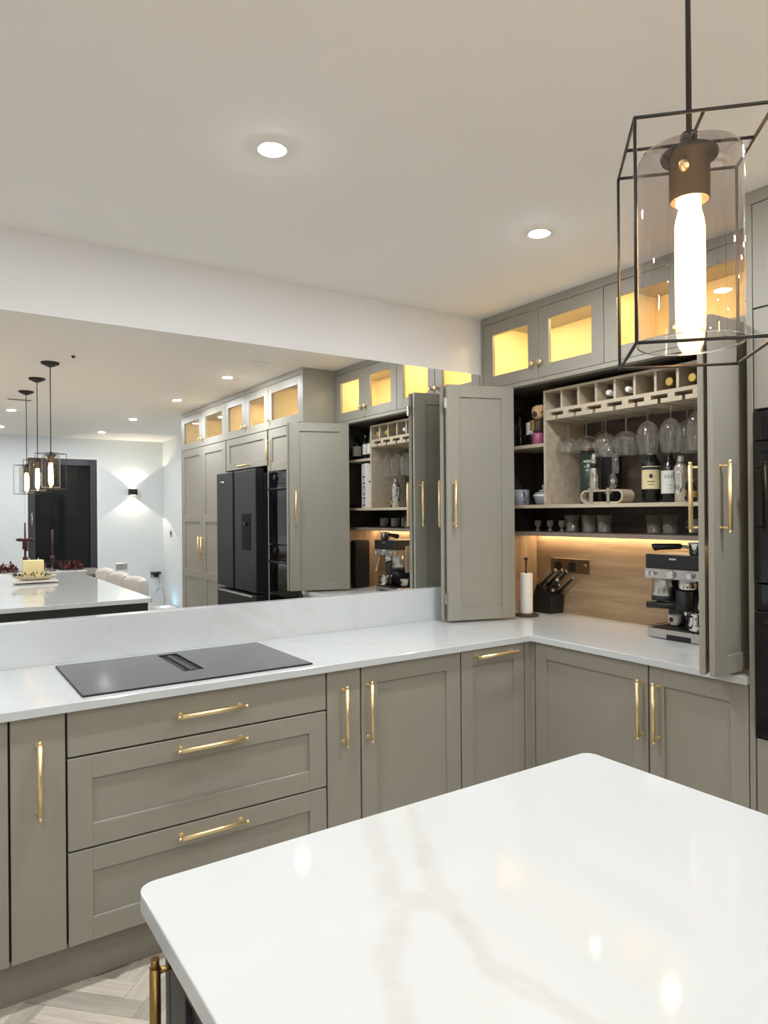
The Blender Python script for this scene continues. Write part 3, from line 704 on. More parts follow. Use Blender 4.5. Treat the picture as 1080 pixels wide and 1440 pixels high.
pendant(PCY - 1.35, 'black wire cage pendant at the far end, nearest the dining table')

# ------------------------------------------------------------------ things on the worktop
# kitchen roll
t = thing('kitchen_roll_holder', 'dark upright kitchen roll holder on the corner worktop', 'roll holder', (2.735, 2.705, CT))
part('base', B().lathe([(.066, 0), (.066, .008), (.06, .012)], seg=28), M['brown'], t, local=True)
part('pole', B().tube([(0, 0, .01), (0, 0, .305)], .006, 10).lathe([(.011, .303), (.012, .312), (.006, .318)], seg=14), M['brown'], t, local=True)
r_ = part('kitchen_roll', B().lathe([(.012, .0135), (.034, .0135), (.0345, .02), (.0345, .226), (.034, .232), (.012, .232), (.012, .0135)], (2.735, 2.705, CT), 28, caps=False), M['paper'])
tag(r_, 'nearly finished white paper kitchen roll on the dark upright holder', 'kitchen roll')
# knife block
t = thing('knife_block', 'black slanted knife block in front of the oak splashback', 'knife block', (2.925, 2.74, CT))
MK = Matrix(((0, 0, 1, 2.88), (1, 0, 0, 2.74), (0, 1, 0, CT), (0, 0, 0, 1)))     # local (x->Y, y->Z, z->X)
part('block', B().prism([(.095, 0), (-.075, 0), (-.085, .10), (.025, .168)], 0, .10, M=MK, bev=.004), M['black'], t)
kd = Vector((0, -.77, .64))
spots = [(2.895, 2.752, .163, .135, 'upper left'), (2.925, 2.735, .158, .145, 'upper middle'), (2.955, 2.728, .15, .145, 'upper right'),
         (2.90, 2.715, .135, .10, 'middle left'), (2.935, 2.70, .130, .06, 'middle right'),
         (2.895, 2.69, .118, .035, 'low left short'), (2.95, 2.685, .115, .15, 'lowest right')]
for x, y, z, L, nm in spots:
    p0 = Vector((x, y, CT + z - .012)); p1 = p0 + kd * L
    k = thing('kitchen_knife', nm + ' black-handled knife standing in the slanted knife block', 'knife', p0, group='knives in the block')
    part('handle', B().tube([p0, p0 + kd * L * .5, p1], .0085, 8), M['black'], k)
    part('end_cap', B().tube([p1, p1 + kd * .014], .0105, 10), M['steel'], k)
# socket plate on splashback
t = thing('power_socket', 'bronze double power socket plate on the oak splashback', 'socket', (XB, 2.62, 1.165))
part('plate', B().box(XB - .006, XB - .0003, 2.482, 2.758, 1.125, 1.205, .002), M['socket'], t)
for yy in (2.70, 2.60):
    part('socket_face', B().box(XB - .0075, XB - .0055, yy - .026, yy + .026, 1.135, 1.185, .001), M['black'], t)
    part('rocker_switch', B().box(XB - .009, XB - .0055, yy - .012, yy + .004, 1.188, 1.2, .001), M['brown'], t)
part('round_switch', B().lathe([(.014, 0), (.014, .006), (.01, .01)], M=Matrix.Translation((XB - .006, 2.51, 1.165)) @ Matrix.Rotation(-PI / 2, 4, 'Y'), seg=18), M['socket'], t)

# espresso machine
esp = t = thing('espresso_machine', 'black and steel espresso machine on the dresser worktop', 'coffee machine', (2.82, 1.755, CT))
ya, yb = 1.645, 1.912
part('base', B().box(2.682, 2.952, ya, yb, CT + .003, CT + .044, .003), M['steel'], t)
part('tray_front', B().box(2.6805, 2.6835, 1.70, 1.815, CT + .004, CT + .024), M['black'], t)
part('drip_grate', B().box(2.70, 2.84, ya + .012, yb - .012, CT + .044, CT + .048), M['black'], t)
for k in range(9): part('grate_slat', B().box(2.702, 2.838, ya + .03 + k * .03, ya + .036 + k * .03, CT + .048, CT + .05), M['graphite'], t)
part('foot', B().box(2.70, 2.95, ya + .01, yb - .01, CT, CT + .004), M['black'], t)
part('rear_body', B().box(2.84, 2.952, ya, yb, CT + .044, CT + .312, .003), M['graphite'], t)
part('side_panel', B().box(2.75, 2.952, yb - .004, yb + .006, CT + .15, CT + .335, .003), M['steel'], t, label='bright steel side panel')
part('side_slot', B().box(2.85, 2.91, yb + .0055, yb + .0075, CT + .235, CT + .247), M['black'], t)
part('side_column', B().box(2.79, 2.845, ya, ya + .035, CT + .044, CT + .27, .003), M['steel'], t)
part('control_band', B().box(2.662, 2.952, ya, yb, CT + .268, CT + .312, .003), M['steel'], t)
part('head', B().box(2.668, 2.952, ya + .002, yb - .002, CT + .312, CT + .374, .004), M['black'], t)
part('logo_plate', B().box(2.6665, 2.6685, 1.755, 1.79, CT + .352, CT + .36), M['steel'], t)
RX90 = Matrix.Rotation(-PI / 2, 4, 'Y')
for yy, r in ((1.775, .019), (1.685, .016), (1.86, .009), (1.885, .009)):
    part('dial', B().lathe([(r, 0), (r, .012), (r * .8, .016)], M=Matrix.Translation((2.662, yy, CT + .29)) @ RX90, seg=18), M['chrome'], t)
part('grinder_housing', B().lathe([(.05, 0), (.052, .004), (.052, .078), (.05, .082)], (2.735, 1.86, CT + .187), 28), M['steel'], t, label='bright steel drum under the head')
part('grinder_collar', B().lathe([(.054, 0), (.054, .018), (.048, .02)], (2.735, 1.86, CT + .168), 28), M['black'], t)
part('group_head', B().lathe([(.036, 0), (.04, .01), (.04, .05)], (2.735, 1.745, CT + .222), 24), M['chrome'], t)
part('portafilter', B().lathe([(.034, 0), (.038, .012), (.038, .085), (.03, .09)], (2.735, 1.76, CT + .13), 24).tube([(2.735, 1.76, CT + .15), (2.70, 1.86, CT + .148), (2.69, 1.915, CT + .145)], .016, 10), M['black'], t)
part('spout', B().lathe([(.006, 0), (.012, .03)], (2.72, 1.745, CT + .105), 10).lathe([(.006, 0), (.012, .03)], (2.75, 1.745, CT + .105), 10), M['chrome'], t)
part('steam_wand', B().tube([(2.70, 1.672, CT + .268), (2.69, 1.660, CT + .2), (2.675, 1.656, CT + .15)], .005, 8), M['chrome'], t)
# spare portafilter on top
por = t = thing('spare_portafilter', 'black-handled chrome portafilter lying on top of the espresso machine', 'portafilter', (2.72, 1.74, CT + .374))
part('handle', B().tube([(2.70, 1.888, CT + .402), (2.701, 1.884, CT + .404), (2.705, 1.86, CT + .406), (2.715, 1.765, CT + .411)], .0175, 12, r2=.0125), M['black'], t)
part('neck', B().tube([(2.715, 1.766, CT + .411), (2.722, 1.728, CT + .408)], .007, 8), M['chrome'], t)
part('basket', B().lathe([(.028, 0), (.032, .006), (.033, .045), (.036, .048), (.036, .056), (.03, .056), (.028, .02)], (2.73, 1.698, CT + .374), 24), M['chrome'], t)
# milk jug
jug = t = thing('milk_jug', 'small steel milk jug standing on the espresso machine drip tray', 'jug', (2.722, 1.70, CT + .0515))
part('body', B().lathe([(.030, 0), (.034, .004), (.033, .03), (.027, .058), (.03, .072), (.0285, .072), (.025, .058), (.03, .03), (.03, .006)], seg=24, caps=False).lathe([(.0305, .001), (.0305, .003)], seg=24), M['chrome'], t, local=True)
part('handle', B().tube([(-.028, .004, .064), (-.058, .008, .058), (-.058, .008, .022), (-.03, .004, .014)], .005, 8), M['black'], t, local=True)
# cup with plum inside behind machine front
cup = t = thing('espresso_cup', 'small white cup with plum spot on the drip tray', 'cup', (2.79, 1.845, CT + .0515))
part('body', B().lathe([(.018, 0), (.026, .01), (.029, .048), (.027, .048), (.023, .01)], seg=20, caps=False).lathe([(.018, 0), (.018, .003)], seg=20), M['white'], t, local=True)
part('plum_spot', B().lathe([(.011, 0), (.011, .001)], M=Matrix.Translation((-.0275, 0, .026)) @ Matrix.Rotation(-PI / 2 + .06, 4, 'Y'), seg=18), M['burgundy'], t, local=True, label='plum coloured spot')
for o in (esp, por, jug, cup): o.location = Vector(o.location) + Vector((.03, .022, 0))
# tall black appliance on the right
t = thing('tall_appliance', 'tall black box-shaped appliance beside the espresso machine', 'appliance', (2.79, 1.34, CT))
part('body', B().box(2.72, 2.85, 1.30, 1.375, CT + .012, CT + .36, .012, 2), M['black'], t)
part('front_slot', B().box(2.717, 2.7205, 1.33, 1.345, CT + .05, CT + .33, .001), M['graphite'], t)
part('foot_plate', B().box(2.725, 2.845, 1.305, 1.37, CT, CT + .014, .003), M['graphite'], t)

# ------------------------------------------------------------------ bottles, glasses and crockery in the dresser
def bottle(x, y, z, h, r, lb, glass, label_mat, cap_mat, lz=(.12, .45), shoulder=.62, neck=.3, name='liquor_bottle', cat='bottle', group='bottles in the dresser', emblem=False):
    t = thing(name, lb, cat, (x, y, z + .0006), group=group)
    part('glass_body', B().lathe([(r * .9, 0), (r, .006), (r, h * shoulder), (r * .92, h * (shoulder + .05)), (r * .5, h * (shoulder + .16)), (r * neck, h * (shoulder + .22)), (r * neck, h * .93)], seg=20), M[glass], t, local=True)
    part('cap', B().lathe([(r * neck * 1.12, h * .88), (r * neck * 1.15, h * .885), (r * neck * 1.15, h * .995), (r * neck, h)], seg=16), M[cap_mat], t, local=True)
    if label_mat:
        lo = part('paper_label', B().lathe([(r * 1.012, h * lz[0]), (r * 1.012, h * lz[1])], seg=24, caps=False), M[label_mat], t, local=True)
        if emblem:
            hh = h * (lz[1] - lz[0])
            q = r * 1.022; z0 = h * lz[0]; m = B()
            if emblem == 'crest':
                arc_disc(m, q, FACE, z0 + hh * .56, .009); arc(m, q, FACE, .42, z0 + hh * .30, z0 + hh * .34); arc(m, q, FACE, .3, z0 + hh * .18, z0 + hh * .21)
                for sg in (-1, 1): arc(m, q, FACE + sg * .5, .07, z0 + hh * .54, z0 + hh * .57, 2)
                part('printed_mark', m, M['brown'], lo, local=True)
                part('printed_band', arc(B(), q, FACE, 1.3, z0 + hh * .84, z0 + hh * .96, 12), M['tin'], lo, local=True)
            else:
                for aa, ww in ((-.52, .10), (-.28, .03), (-.12, .07), (.18, .08), (.42, .10)): arc(m, q, FACE + aa, ww, z0 + hh * .66, z0 + hh * .82, 3)
                arc(m, q, FACE, .4, z0 + hh * .34, z0 + hh * .37); arc(m, q, FACE, .3, z0 + hh * .22, z0 + hh * .24)
                part('printed_mark', m, M['silver_ink'], lo, local=True)
    return t
Z1 = 1.503
bottle(2.875, 2.022, Z1, .262, .042, 'dark green whiskey bottle with cream crest label on the middle shelf', 'bottle', 'cream', 'black', (.25, .66), .70, .36, emblem='crest')
bottle(2.875, 1.925, Z1, .245, .0365, 'dark bottle with tall white label right of the cream-labelled bottle', 'bottle_b', 'lab_white', 'black', (.17, .60), .66, .36, emblem='letters')
bottle(2.80, 1.762, Z1, .10, .016, 'miniature bottle with orange-blue label right of the cocktail shaker', 'bottle_b', 'gold', 'gold', (.2, .5), .6, .4)
# green whisky tube and dark carton
t = thing('whisky_tube', 'dark green whisky gift tube at the left of the middle shelf', 'gift tube', (2.81, 2.335, Z1))
part('tube_body', B().lathe([(.043, 0), (.043, .255)], seg=28), M['tin'], t, local=True)
part('lid', B().lathe([(.044, .255), (.044, .278), (.042, .281)], seg=28), M['bottle'], t, local=True)
m = B(); q = .0434
arc(m, q, FACE, .55, .208, .220); arc(m, q, FACE, .3, .166, .172); arc_disc(m, q, FACE, .192, .008)
for sg in (-1, 1): arc(m, q, FACE + sg * .42, .1, .184, .192, 2)
arc(m, q, FACE + .2, .16, .092, .102, 3); arc(m, q, FACE + .1, .12, .072, .08, 3)
part('printed_mark', m, M['silver_ink'], t, local=True)
t = thing('gift_carton', 'black bottle carton behind the green whisky tube', 'carton', (2.88, 2.25, Z1))
part('carton_body', B().box(-.035, .035, -.035, .035, 0, .235, .001), M['black'], t, local=True)
part('printed_line', B().box(-.0356, -.0346, -.025, .025, .05, .058), M['silver_ink'], t, local=True)
# bar tool stand and its tools
t = thing('bar_tool_stand', 'pale wooden oval loop stand holding bar tools on the middle shelf', 'stand', (2.765, 2.19, Z1))
st = []
hw, hh, rr2 = .125, .034, .033
prof = []
for cy, a0 in ((hw - rr2, -PI / 2), (-(hw - rr2), PI / 2)):
    for k in range(9): a = a0 + PI * k / 8; prof.append((cy + rr2 * math.cos(a), hh + rr2 * math.sin(a)))
lb_ = bmesh.new(); ringv = []
for (yy, zz) in prof:
    nrm = Vector((yy - max(-(hw - rr2), min(hw - rr2, yy)), zz - hh)); nrm = nrm / (nrm.length or 1)
    ringv.append([lb_.verts.new((xx, yy - nrm.x * tt, zz - nrm.y * tt)) for xx, tt in ((-.045, 0), (.045, 0), (.045, .008), (-.045, .008))])
for i in range(len(ringv)):
    a, b = ringv[i], ringv[(i + 1) % len(ringv)]
    for k in range(4): lb_.faces.new((a[k], a[(k + 1) % 4], b[(k + 1) % 4], b[k]))
bmesh.ops.recalc_face_normals(lb_, faces=lb_.faces[:])
part('wooden_loop', B().add(lb_), M['oak_face'], t, local=True)
part('metal_post', B().box(-.05, -.042, .045, .067, .002, .075, .001), M['steel'], t, local=True)
part('metal_post', B().box(-.05, -.042, -.052, -.036, .002, .075, .001), M['steel'], t, local=True)
t = thing('wine_opener', 'upright chrome wine opener standing in the wooden bar stand', 'wine opener', (2.74, 2.245, Z1 + .068))
part('body', B().lathe([(.021, 0), (.023, .01), (.023, .09), (.02, .105), (.014, .11)], seg=24), M['chrome'], t, local=True)
part('collar', B().lathe([(.016, .11), (.016, .125)], seg=18), M['black'], t, local=True)
part('lever_top', B().lathe([(.014, .125), (.014, .16), (.011, .18)], seg=18), M['chrome'], t, local=True)
t = thing('wine_aerator', 'clear round glass aerator with tall neck in the wooden bar stand', 'aerator', (2.745, 2.14, Z1 + .068))
part('ring', B().lathe([(.017, -.012), (.036, -.008), (.038, 0), (.036, .008), (.017, .012)], M=Matrix.Translation((0, 0, .04)) @ Matrix.Rotation(PI / 2, 4, 'Y') @ Matrix.Rotation(.5, 4, 'X'), seg=24, caps=False), M['glass'], t, local=True)
part('hub', B().ball((0, 0, .04), .013, seg=12), M['chrome'], t, local=True)
part('neck', B().lathe([(.012, .075), (.016, .09), (.016, .165), (.018, .17)], (0, -.016, 0), 18, caps=False), M['glass'], t, local=True)
t = thing('cocktail_shaker', 'tall chrome cocktail shaker near the right end of the middle shelf', 'cocktail shaker', (2.79, 1.812, Z1))
part('cup', B().lathe([(.023, 0), (.026, .004), (.034, .13), (.034, .135)], seg=26), M['chrome'], t, local=True)
part('shoulder', B().lathe([(.0345, .135), (.033, .15), (.02, .175), (.017, .178)], seg=26), M['chrome'], t, local=True)
part('cap', B().lathe([(.016, .178), (.016, .2), (.012, .207)], seg=20), M['chrome'], t, local=True)

# wine bottles lying in the rack
for c, lb, cap in ((7, 'wine bottle with gold cap in the rack cell nearest the right folding doors', 'gold'), (6, 'wine bottle with gold cap in the second rack cell from the right', 'gold'),
              (4, 'wine bottle with pale cork end in the fifth rack cell from left', 'lab_white'), (3, 'wine bottle with pale cork end in the fourth rack cell from left', 'lab_white')):
    yc = (cells[c] + cells[c + 1]) / 2; r = .0365; zc = 1.9925 + r + .0006
    t = thing('wine_bottle', lb, 'wine bottle', (2.71, yc, zc), group='wine bottles lying in the rack')
    q = .018 if cap == 'gold' else .0125
    Mx = Matrix.Translation((2.71, yc, zc)) @ Matrix.Rotation(PI / 2, 4, 'Y')
    part('glass_body', B().lathe([(.0142, .03), (.0145, .08), (.022, .10), (r * .95, .125), (r, .135), (r, .274), (r * .9, .277)], M=Mx, seg=20), M['bottle'], t)
    part('capsule', B().lathe([(q * .92, 0), (q, .002), (q, .01), (.0152, .012), (.0152, .045)], M=Mx, seg=18), M[cap], t)

# stemware hanging upside down from the rail: profile from foot (top) to rim (bottom)
def stem(x, y, lb, kind):
    zf = 1.965
    t = thing('hanging_glass', lb, 'stemware', (x, y, zf), group='glasses hanging from the rail')
    part('foot', B().lathe([(.034, 0), (.034, -.0015), (.006, -.004)], seg=22), M['glass'], t, local=True)
    rim, bw, b0, b1 = {'coupe': (.058, .060, -.118, -.195), 'copa': (.048, .06, -.118, -.232), 'wine': (.040, .052, -.085, -.238), 'flute': (.030, .037, -.07, -.238)}[kind]
    part('stem', B().tube([(0, 0, -.003), (0, 0, b0)], .0038, 8), M['glass'], t, local=True)
    h = b0 - b1
    pr = [(.004, b0), (bw * .45, b0 - h * .06), (bw * .8, b0 - h * .2), (bw * .97, b0 - h * .38), (bw, b0 - h * .52), ((bw + rim) / 2, b0 - h * .78), (rim, b1)]
    part('bowl', B().lathe(pr, seg=26, caps=False).lathe([(rim - .0008, b1), (rim + .0006, b1 - .0008), (rim + .0004, b1 + .001)], seg=26, caps=False), M['glass'], t, local=True)
for k, kd_, lb in ((0, 'coupe', 'shallow coupe glass hanging at the left end of the rail'), (1, 'coupe', 'shallow coupe glass hanging second from left, above the green whisky tube'), (2, 'copa', 'wide balloon glass hanging third from left, above the chrome wine opener'),
               (3, 'copa', 'wide balloon glass hanging fourth from left, above the glass aerator'), (4, 'wine', 'large wine glass hanging above the cream-labelled whiskey bottle'), (5, 'wine', 'large wine glass hanging second from the right end of the rail'), (6, 'flute', 'slim tall glass hanging at the right end of the rail')):
    stem(2.775, slots[k], lb, kd_)
stem(2.90, slots[1], 'wine glass hanging in the back row behind the second coupe', 'wine')
stem(2.90, slots[5], 'wine glass hanging in the back row near the right end', 'wine')

# tumblers, cups and tray on the low shelf
ZL = 1.358
for y, lb in ((2.44, 'clear glass tumbler on the low shelf, first right of the small egg cups'), (2.33, 'clear glass tumbler on the low shelf, second right of the small egg cups'), (2.235, 'clear glass tumbler on the low shelf, third right of the small egg cups'), (1.985, 'clear glass tumbler on the low shelf below the cream-labelled whiskey bottle'), (1.90, 'clear glass tumbler on the low shelf, nearest the slate tray')):
    t = thing('glass_tumbler', lb, 'tumbler', (2.80 if y > 2.1 else 2.84, y, ZL + .0004), group='glass tumblers on the low shelf')
    part('wall', B().lathe([(.033, .004), (.038, .088), (.0365, .088), (.031, .008)], seg=24, caps=False), M['glass'], t, local=True)
    part('thick_base', B().lathe([(.032, 0), (.033, .004), (.032, .008)], seg=24), M['glass'], t, local=True)
for y, lb in ((2.735, 'tiny pale egg-shaped cup at the left end of the low shelf'), (2.645, 'tiny pale egg-shaped cup in the middle of three on the low shelf'), (2.56, 'tiny pale egg-shaped cup nearest the tumblers on the low shelf')):
    t = thing('egg_cup', lb, 'egg cup', (2.86, y, ZL + .0004), group='egg cups on the low shelf')
    part('foot', B().lathe([(.016, 0), (.014, .006), (.006, .014), (.006, .02)], seg=18), M['grey_ceramic'], t, local=True)
    part('cup', B().lathe([(.006, .02), (.016, .03), (.019, .045), (.016, .06), (.0145, .06), (.017, .045)], seg=18, caps=False), M['grey_ceramic'], t, local=True)
tr = thing('slate_tray', 'dark slate tray under grey mugs on the low shelf', 'tray', (2.89, 1.66, ZL + .0003))
part('board', B().box(-.08, .08, -.22, .20, 0, .008, .001), M['black'], tr, local=True)
for y, lb in ((1.52, 'grey mug on the slate tray, nearest the right folding doors'), (1.665, 'grey mug in the middle of the slate tray'), (1.80, 'grey mug on the slate tray, nearest the glass tumblers')):
    t = thing('grey_mug', lb, 'mug', (2.885, y, ZL + .0086), group='grey mugs on the slate tray')
    part('body', B().lathe([(.027, 0), (.031, .004), (.032, .062), (.030, .062), (.029, .008)], seg=24, caps=False).lathe([(.027, 0), (.027, .004)], seg=24), M['grey_ceramic'], t, local=True)
    part('handle', B().tube([(0, .031, .052), (0, .05, .048), (0, .05, .026), (0, .031, .014)], .0045, 8), M['grey_ceramic'], t, local=True)

# left bay
bottle(2.79, 2.795, 1.823, .22, .022, 'slim dark bottle at the left of the upper left shelf', 'bottle_b', None, 'black', shoulder=.5, neck=.5)
bottle(2.80, 2.715, 1.823, .17, .033, 'short black bottle with striped white label on the upper left shelf', 'bottle_b', 'lab_white', 'black', (.38, .78), .78, .4)
t = thing('figurine_bottle', 'tan dog-shaped novelty bottle with pink base on the upper left shelf', 'figurine', (2.735, 2.607, 1.8236))
part('pink_base', B().lathe([(.028, 0), (.032, .004), (.032, .055), (.026, .062)], seg=20), M['pink'], t, local=True, label='pink base')
part('body', B().lathe([(.026, .061), (.03, .08), (.028, .115), (.02, .135)], seg=18), M['brown'], t, local=True)
part('neck_tag', B().box(-.033, -.028, .004, .03, .075, .13, .001), M['gold'], t, local=True, label='yellow paper tag')
part('head', B().ball((0, 0, .17), .036, sz=1.15, seg=16).ball((-.012, -.03, .185), .016, sz=1.5, seg=10).ball((.006, .032, .185), .016, sz=1.5, seg=10), M['tan'], t, local=True)
part('muzzle', B().ball((-.03, -.004, .16), .016, seg=12), M['brown'], t, local=True)
t = thing('marble_mug', 'blue-grey marbled mug on the lower left shelf beside the folding door', 'mug', (2.765, 2.765, Z1))
part('body', B().lathe([(.036, 0), (.042, .006), (.043, .085), (.040, .085), (.038, .01)], seg=24, caps=False).lathe([(.036, 0), (.036, .005)], seg=24), M['marble'], t, local=True)
part('handle', B().tube([(-.02, -.038, .07), (-.03, -.065, .064), (-.03, -.065, .03), (-.02, -.04, .02)], .006, 8), M['marble'], t, local=True)
t = thing('grey_teapot', 'small blue-grey lidded pot on the lower left shelf beside the rack', 'pot', (2.80, 2.63, Z1))
part('body', B().lathe([(.03, 0), (.046, .01), (.056, .045), (.05, .066), (.03, .07)], seg=24), M['marble'], t, local=True)
part('rim', B().lathe([(.054, .044), (.06, .05), (.054, .056)], seg=24, caps=False), M['white'], t, local=True)
part('lid', B().lathe([(.03, .07), (.026, .08), (.008, .084), (.008, .092), (.014, .1), (.010, .108), (.002, .11)], seg=20), M['grey_ceramic'], t, local=True)

# right bay (seen only in the mirror)
bottle(2.76, 1.345, 1.864, .215, .033, 'dark bottle with white label at the right end of the upper right shelf', 'bottle_b', 'lab_white', 'black', (.15, .5), .6, .36)
bottle(2.765, 1.455, 1.864, .19, .022, 'slim bottle with narrow white label, left one on the upper right shelf', 'bottle_b', 'lab_white', 'chrome', (.2, .6), .62, .4)
bottle(2.76, 1.525, 1.864, .19, .022, 'slim bottle with narrow white label beside the rack on the upper right shelf', 'bottle', 'lab_white', 'black', (.2, .6), .62, .4)
bottle(2.83, 1.41, 1.864, .17, .026, 'plain dark bottle at the back of the upper right shelf', 'bottle', None, 'black')
def letters(body, size, mat, parent, Mx, name='lettering'):
    cu = bpy.data.curves.new('txt', 'FONT'); cu.body = body; cu.size = size; cu.extrude = .0006; cu.align_x = 'CENTER'; cu.align_y = 'CENTER'
    ob = bpy.data.objects.new('txt', cu); COL.objects.link(ob)
    dg = bpy.context.evaluated_depsgraph_get(); me = bpy.data.meshes.new_from_object(ob.evaluated_get(dg))
    bpy.data.objects.remove(ob); bm = bmesh.new(); bm.from_mesh(me); bpy.data.meshes.remove(me)
    b = B(); b.add(bm); return part(name, b, mat, parent, Mx)
t = thing('letter_box_sign', 'tall white block with black letters standing in the right bay', 'sign', (2.765, 1.535, Z1), .30)
part('block', B().box(-.06, .06, -.06, .06, 0, .325, .001), M['white'], t, local=True)
TW = MW[t.name]
# lettering reads along the block on the room side, one large letter on the side turned to the mirror
Fx = TW @ Matrix.Translation((-.0603, 0, .125)) @ Matrix.Rotation(-PI / 2, 4, 'Z') @ Matrix.Rotation(PI / 2, 4, 'X') @ Matrix.Rotation(PI / 2, 4, 'Z')
letters('MOH', .10, M['ink'], t, Fx)
Fy = TW @ Matrix.Translation((0, .0603, .225)) @ Matrix.Rotation(PI, 4, 'Z') @ Matrix.Rotation(PI / 2, 4, 'X')
letters('K', .13, M['ink'], t, Fy)

# ------------------------------------------------------------------ tray and candle on the island
t = thing('serving_board', 'white rectangular board on the island under the oval bowl', 'board', (.78, -.56, IZ))
part('board_top', B().box(-.165, .165, -.09, .09, .012, .026, .003), M['white'], t, local=True)
for sx in (-1, 1): part('foot', B().box(sx * .13 - .02, sx * .13 + .02, -.07, .07, 0, .013), M['grey_ceramic'], t, local=True)
zb_ = IZ + .026
t = thing('oval_bowl', 'cream oval wooden bowl of grey-green leaves on the white board', 'bowl', (.775, -.56, zb_))
part('shell', B().lathe([(.05, 0), (.10, .006), (.155, .026), (.168, .038), (.160, .038), (.145, .026), (.09, .012), (.01, .010)], seg=30, caps=False, sy=.52).lathe([(.05, 0), (.05, .004)], seg=24, sy=.52), M['bowl'], t, local=True)
lvs = B()
for k in range(110):
    a = random.uniform(0, 2 * PI); x = .148 * math.cos(a); y = .082 * math.sin(a)
    z = .034 + random.uniform(0, .016); L = random.uniform(.026, .046)
    if abs(x - .11) < .06 and abs(y) < .06: continue
    lf = bmesh.new(); vsx = [lf.verts.new(p) for p in ((0, 0, 0), (L * .5, L * .22, .003), (L, 0, .006), (L * .5, -L * .22, .003))]; lf.faces.new(vsx)
    lvs.add(lf, Matrix.Translation((x, y, z)) @ Matrix.Rotation(a + random.uniform(-1.2, 1.2), 4, 'Z') @ Matrix.Rotation(random.uniform(-1.1, .2), 4, 'Y'))
o = part('foliage', lvs, M['leaf'], t, local=True); o['kind'] = 'stuff'
t = thing('block_candle', 'square ivory two-wick candle standing in the oval bowl', 'candle', (.765, -.56, zb_ + .0185))
part('wax', B().box(-.078, .078, -.040, .040, 0, .148, .006, 2), M['candle'], t, local=True)
for x in (-.025, .04): part('wick', B().tube([(x, 0, .147), (x, 0, .165)], .0035, 6), M['white'], t, local=True)
t = thing('tea_light_jar', 'small clear glass jar at the end of the oval bowl', 'jar', (.885, -.56, zb_ + .034))
part('glass_wall', B().lathe([(.024, 0), (.03, .006), (.031, .055), (.027, .062)], seg=20, caps=False), M['glass'], t, local=True)
part('wax', B().lathe([(.022, .003), (.027, .008), (.027, .02)], seg=18), M['grey_ceramic'], t, local=True)

# ------------------------------------------------------------------ dining table and its decorations (seen in the mirror)
t = thing('dining_table', 'grey wooden dining table in front of the dark glazed door', 'table', (1.0, -3.62, 0))
part('tabletop', B().box(-.2, 1.93, -4.1, -3.14, .73, .76, .004), M['table'], t)
for x in (-.12, 1.85):
    for y in (-4.02, -3.22): part('leg', B().box(x - .035, x + .035, y - .035, y + .035, 0, .73, .003), M['table'], t)
tag(part('table_runner', B().box(.0, 1.72, -3.68, -3.44, .76, .775, .003), M['white']), 'white runner board along the dining table under the garland', 'runner')
t = thing('berry_garland', 'dark red leaf and berry garland along the white table runner', 'garland', (.9, -3.56, .775))
for xa, xb in ((.05, .97), (1.11, 1.27), (1.41, 1.70)): part('stem', B().tube([(xa + (xb - xa) * k / 6, -3.56 + .015 * math.sin(k * 2), .79) for k in range(7)], .008, 6), M['brown'], t)
gl = B()
for k in range(1000):
    x = random.uniform(.03, 1.70); y = -3.56 + random.gauss(0, .04); z = .785 + abs(random.gauss(0, .038)); L = random.uniform(.04, .07)
    if min(abs(x - 1.04), abs(x - 1.34)) < .09: continue
    lf = bmesh.new(); vsx = [lf.verts.new(p) for p in ((0, 0, 0), (L * .5, L * .3, .004), (L, 0, .008), (L * .5, -L * .3, .004))]; lf.faces.new(vsx)
    gl.add(lf, Matrix.Translation((x, y, z)) @ Matrix.Rotation(random.uniform(0, 6.28), 4, 'Z') @ Matrix.Rotation(random.uniform(-1.2, .3), 4, 'Y'))
for k in range(50):
    bx = random.uniform(.05, 1.68)
    if min(abs(bx - 1.04), abs(bx - 1.34)) > .07: gl.ball((bx, -3.56 + random.gauss(0, .03), .80 + abs(random.gauss(0, .03))), .010, seg=6)
o = part('leaves', gl, M['berry'], t); o['kind'] = 'stuff'
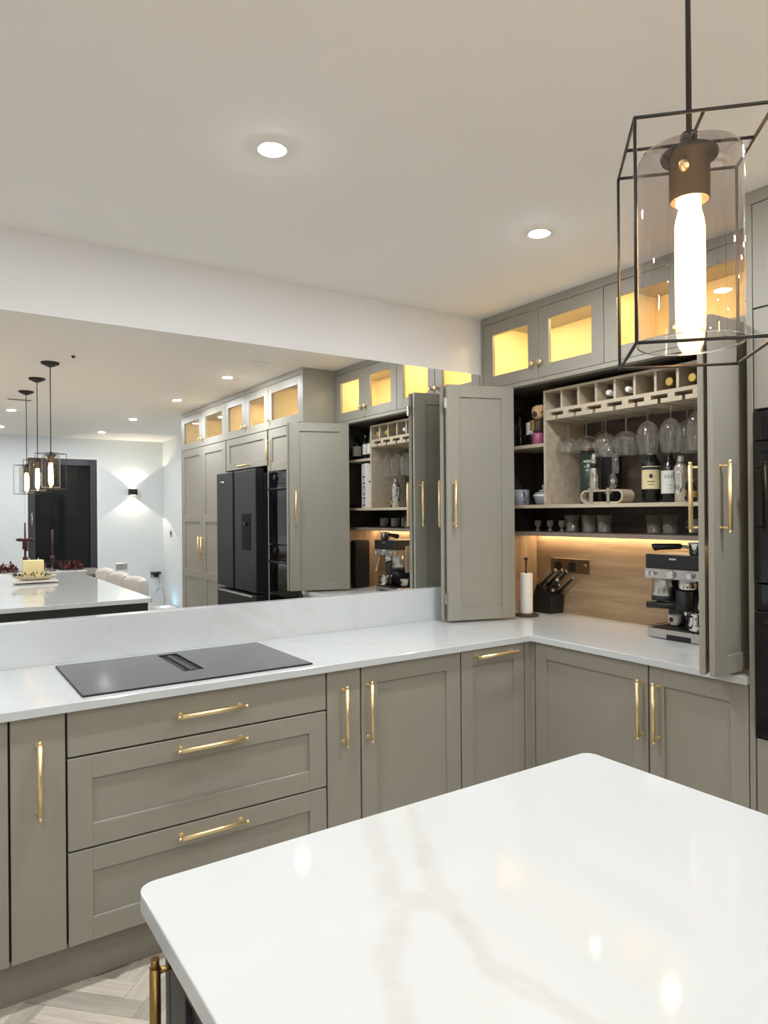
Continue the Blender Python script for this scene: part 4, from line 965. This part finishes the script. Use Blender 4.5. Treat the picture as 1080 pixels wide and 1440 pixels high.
for x, zt_, lb, bow in ((1.04, 1.38, 'tall burgundy taper candle with a bow, left of the dark door frame', True), (1.34, 1.29, 'burgundy taper candle in front of the dark glazed door', False)):
    t = thing('taper_candle', lb, 'candlestick', (x, -3.56, .775), group='taper candles on the dining table')
    part('holder', B().lathe([(.045, 0), (.045, .008), (.012, .016), (.010, .12), (.024, .14), (.03, .175), (.014, .2)], seg=18), M['burgundy'], t, local=True)
    part('taper', B().tube([(0, 0, .19), (0, 0, zt_ - .775)], .013, 10, r2=.010), M['burgundy'], t, local=True)
    if bow:
        part('bow', B().ball((-.055, 0, .40), .05, sy=.4, sz=.42, seg=10).ball((.055, 0, .40), .05, sy=.4, sz=.42, seg=10).ball((0, 0, .4), .018, seg=8).box(-.03, -.012, -.004, .004, .28, .4).box(.012, .03, -.004, .004, .26, .4), M['burgundy'], t, local=True)

# sockets, switch and plug-in bits near the far corner
def socket(lb, x, z):
    t = thing('wall_socket', lb, 'socket', (x, FARY, z))
    part('plate', B().box(-.075, .075, 0, .009, -.045, .045, .002), M['steel'], t, local=True)
    for s in (-1, 1): part('socket_face', B().box(s * .036 - .025, s * .036 + .025, .008, .0105, -.028, .022, .001), M['grey_ceramic'], t, local=True)
    return t
socket('steel double wall socket to the right of the dark glazed door', 2.40, .72)
t = socket('steel double wall socket with black plug, low near the corner', 2.88, .58)
t = thing('plug_adapter', 'flat black plug adapter with white cable in the corner socket', 'adapter', (2.88, FARY + .011, .59))
part('adapter_body', B().box(-.07, .07, 0, .06, .0, .022, .003).box(-.02, .03, 0, .045, -.05, .0, .003), M['black'], t, local=True)
part('cable', B().tube([(.045, .03, 0), (.05, .04, -.12), (.03, .06, -.22), (-.02, .08, -.27), (.0, .12, -.22), (.06, .15, -.2), (.08, .18, -.34), (.07, .2, -.565)], .005, 6), M['grey_ceramic'], t, local=True)
t = thing('air_purifier', 'low white box with a glowing blue light on the floor by the corner', 'air purifier', (2.86, -4.05, 0))
part('casing', B().box(-.13, .13, -.13, .13, .0, .16, .015, 2), M['white'], t, local=True)
part('light_ring', B().lathe([(.06, .160), (.06, .164)], seg=20), M['blue'], t, local=True, label='glowing blue ring light')
part('grille', B().box(-.131, -.129, -.09, .09, .04, .12), M['grey_ceramic'], t, local=True)
t = thing('light_switch', 'small grey light switch on the side wall beside the far corner', 'switch', (RX, -4.2, 1.19))
part('plate', B().box(-.009, 0, -.043, .043, -.043, .043, .002), M['steel'], t, local=True)
part('rocker', B().box(-.013, -.008, -.014, .014, -.02, .02, .001), M['gap'], t, local=True)
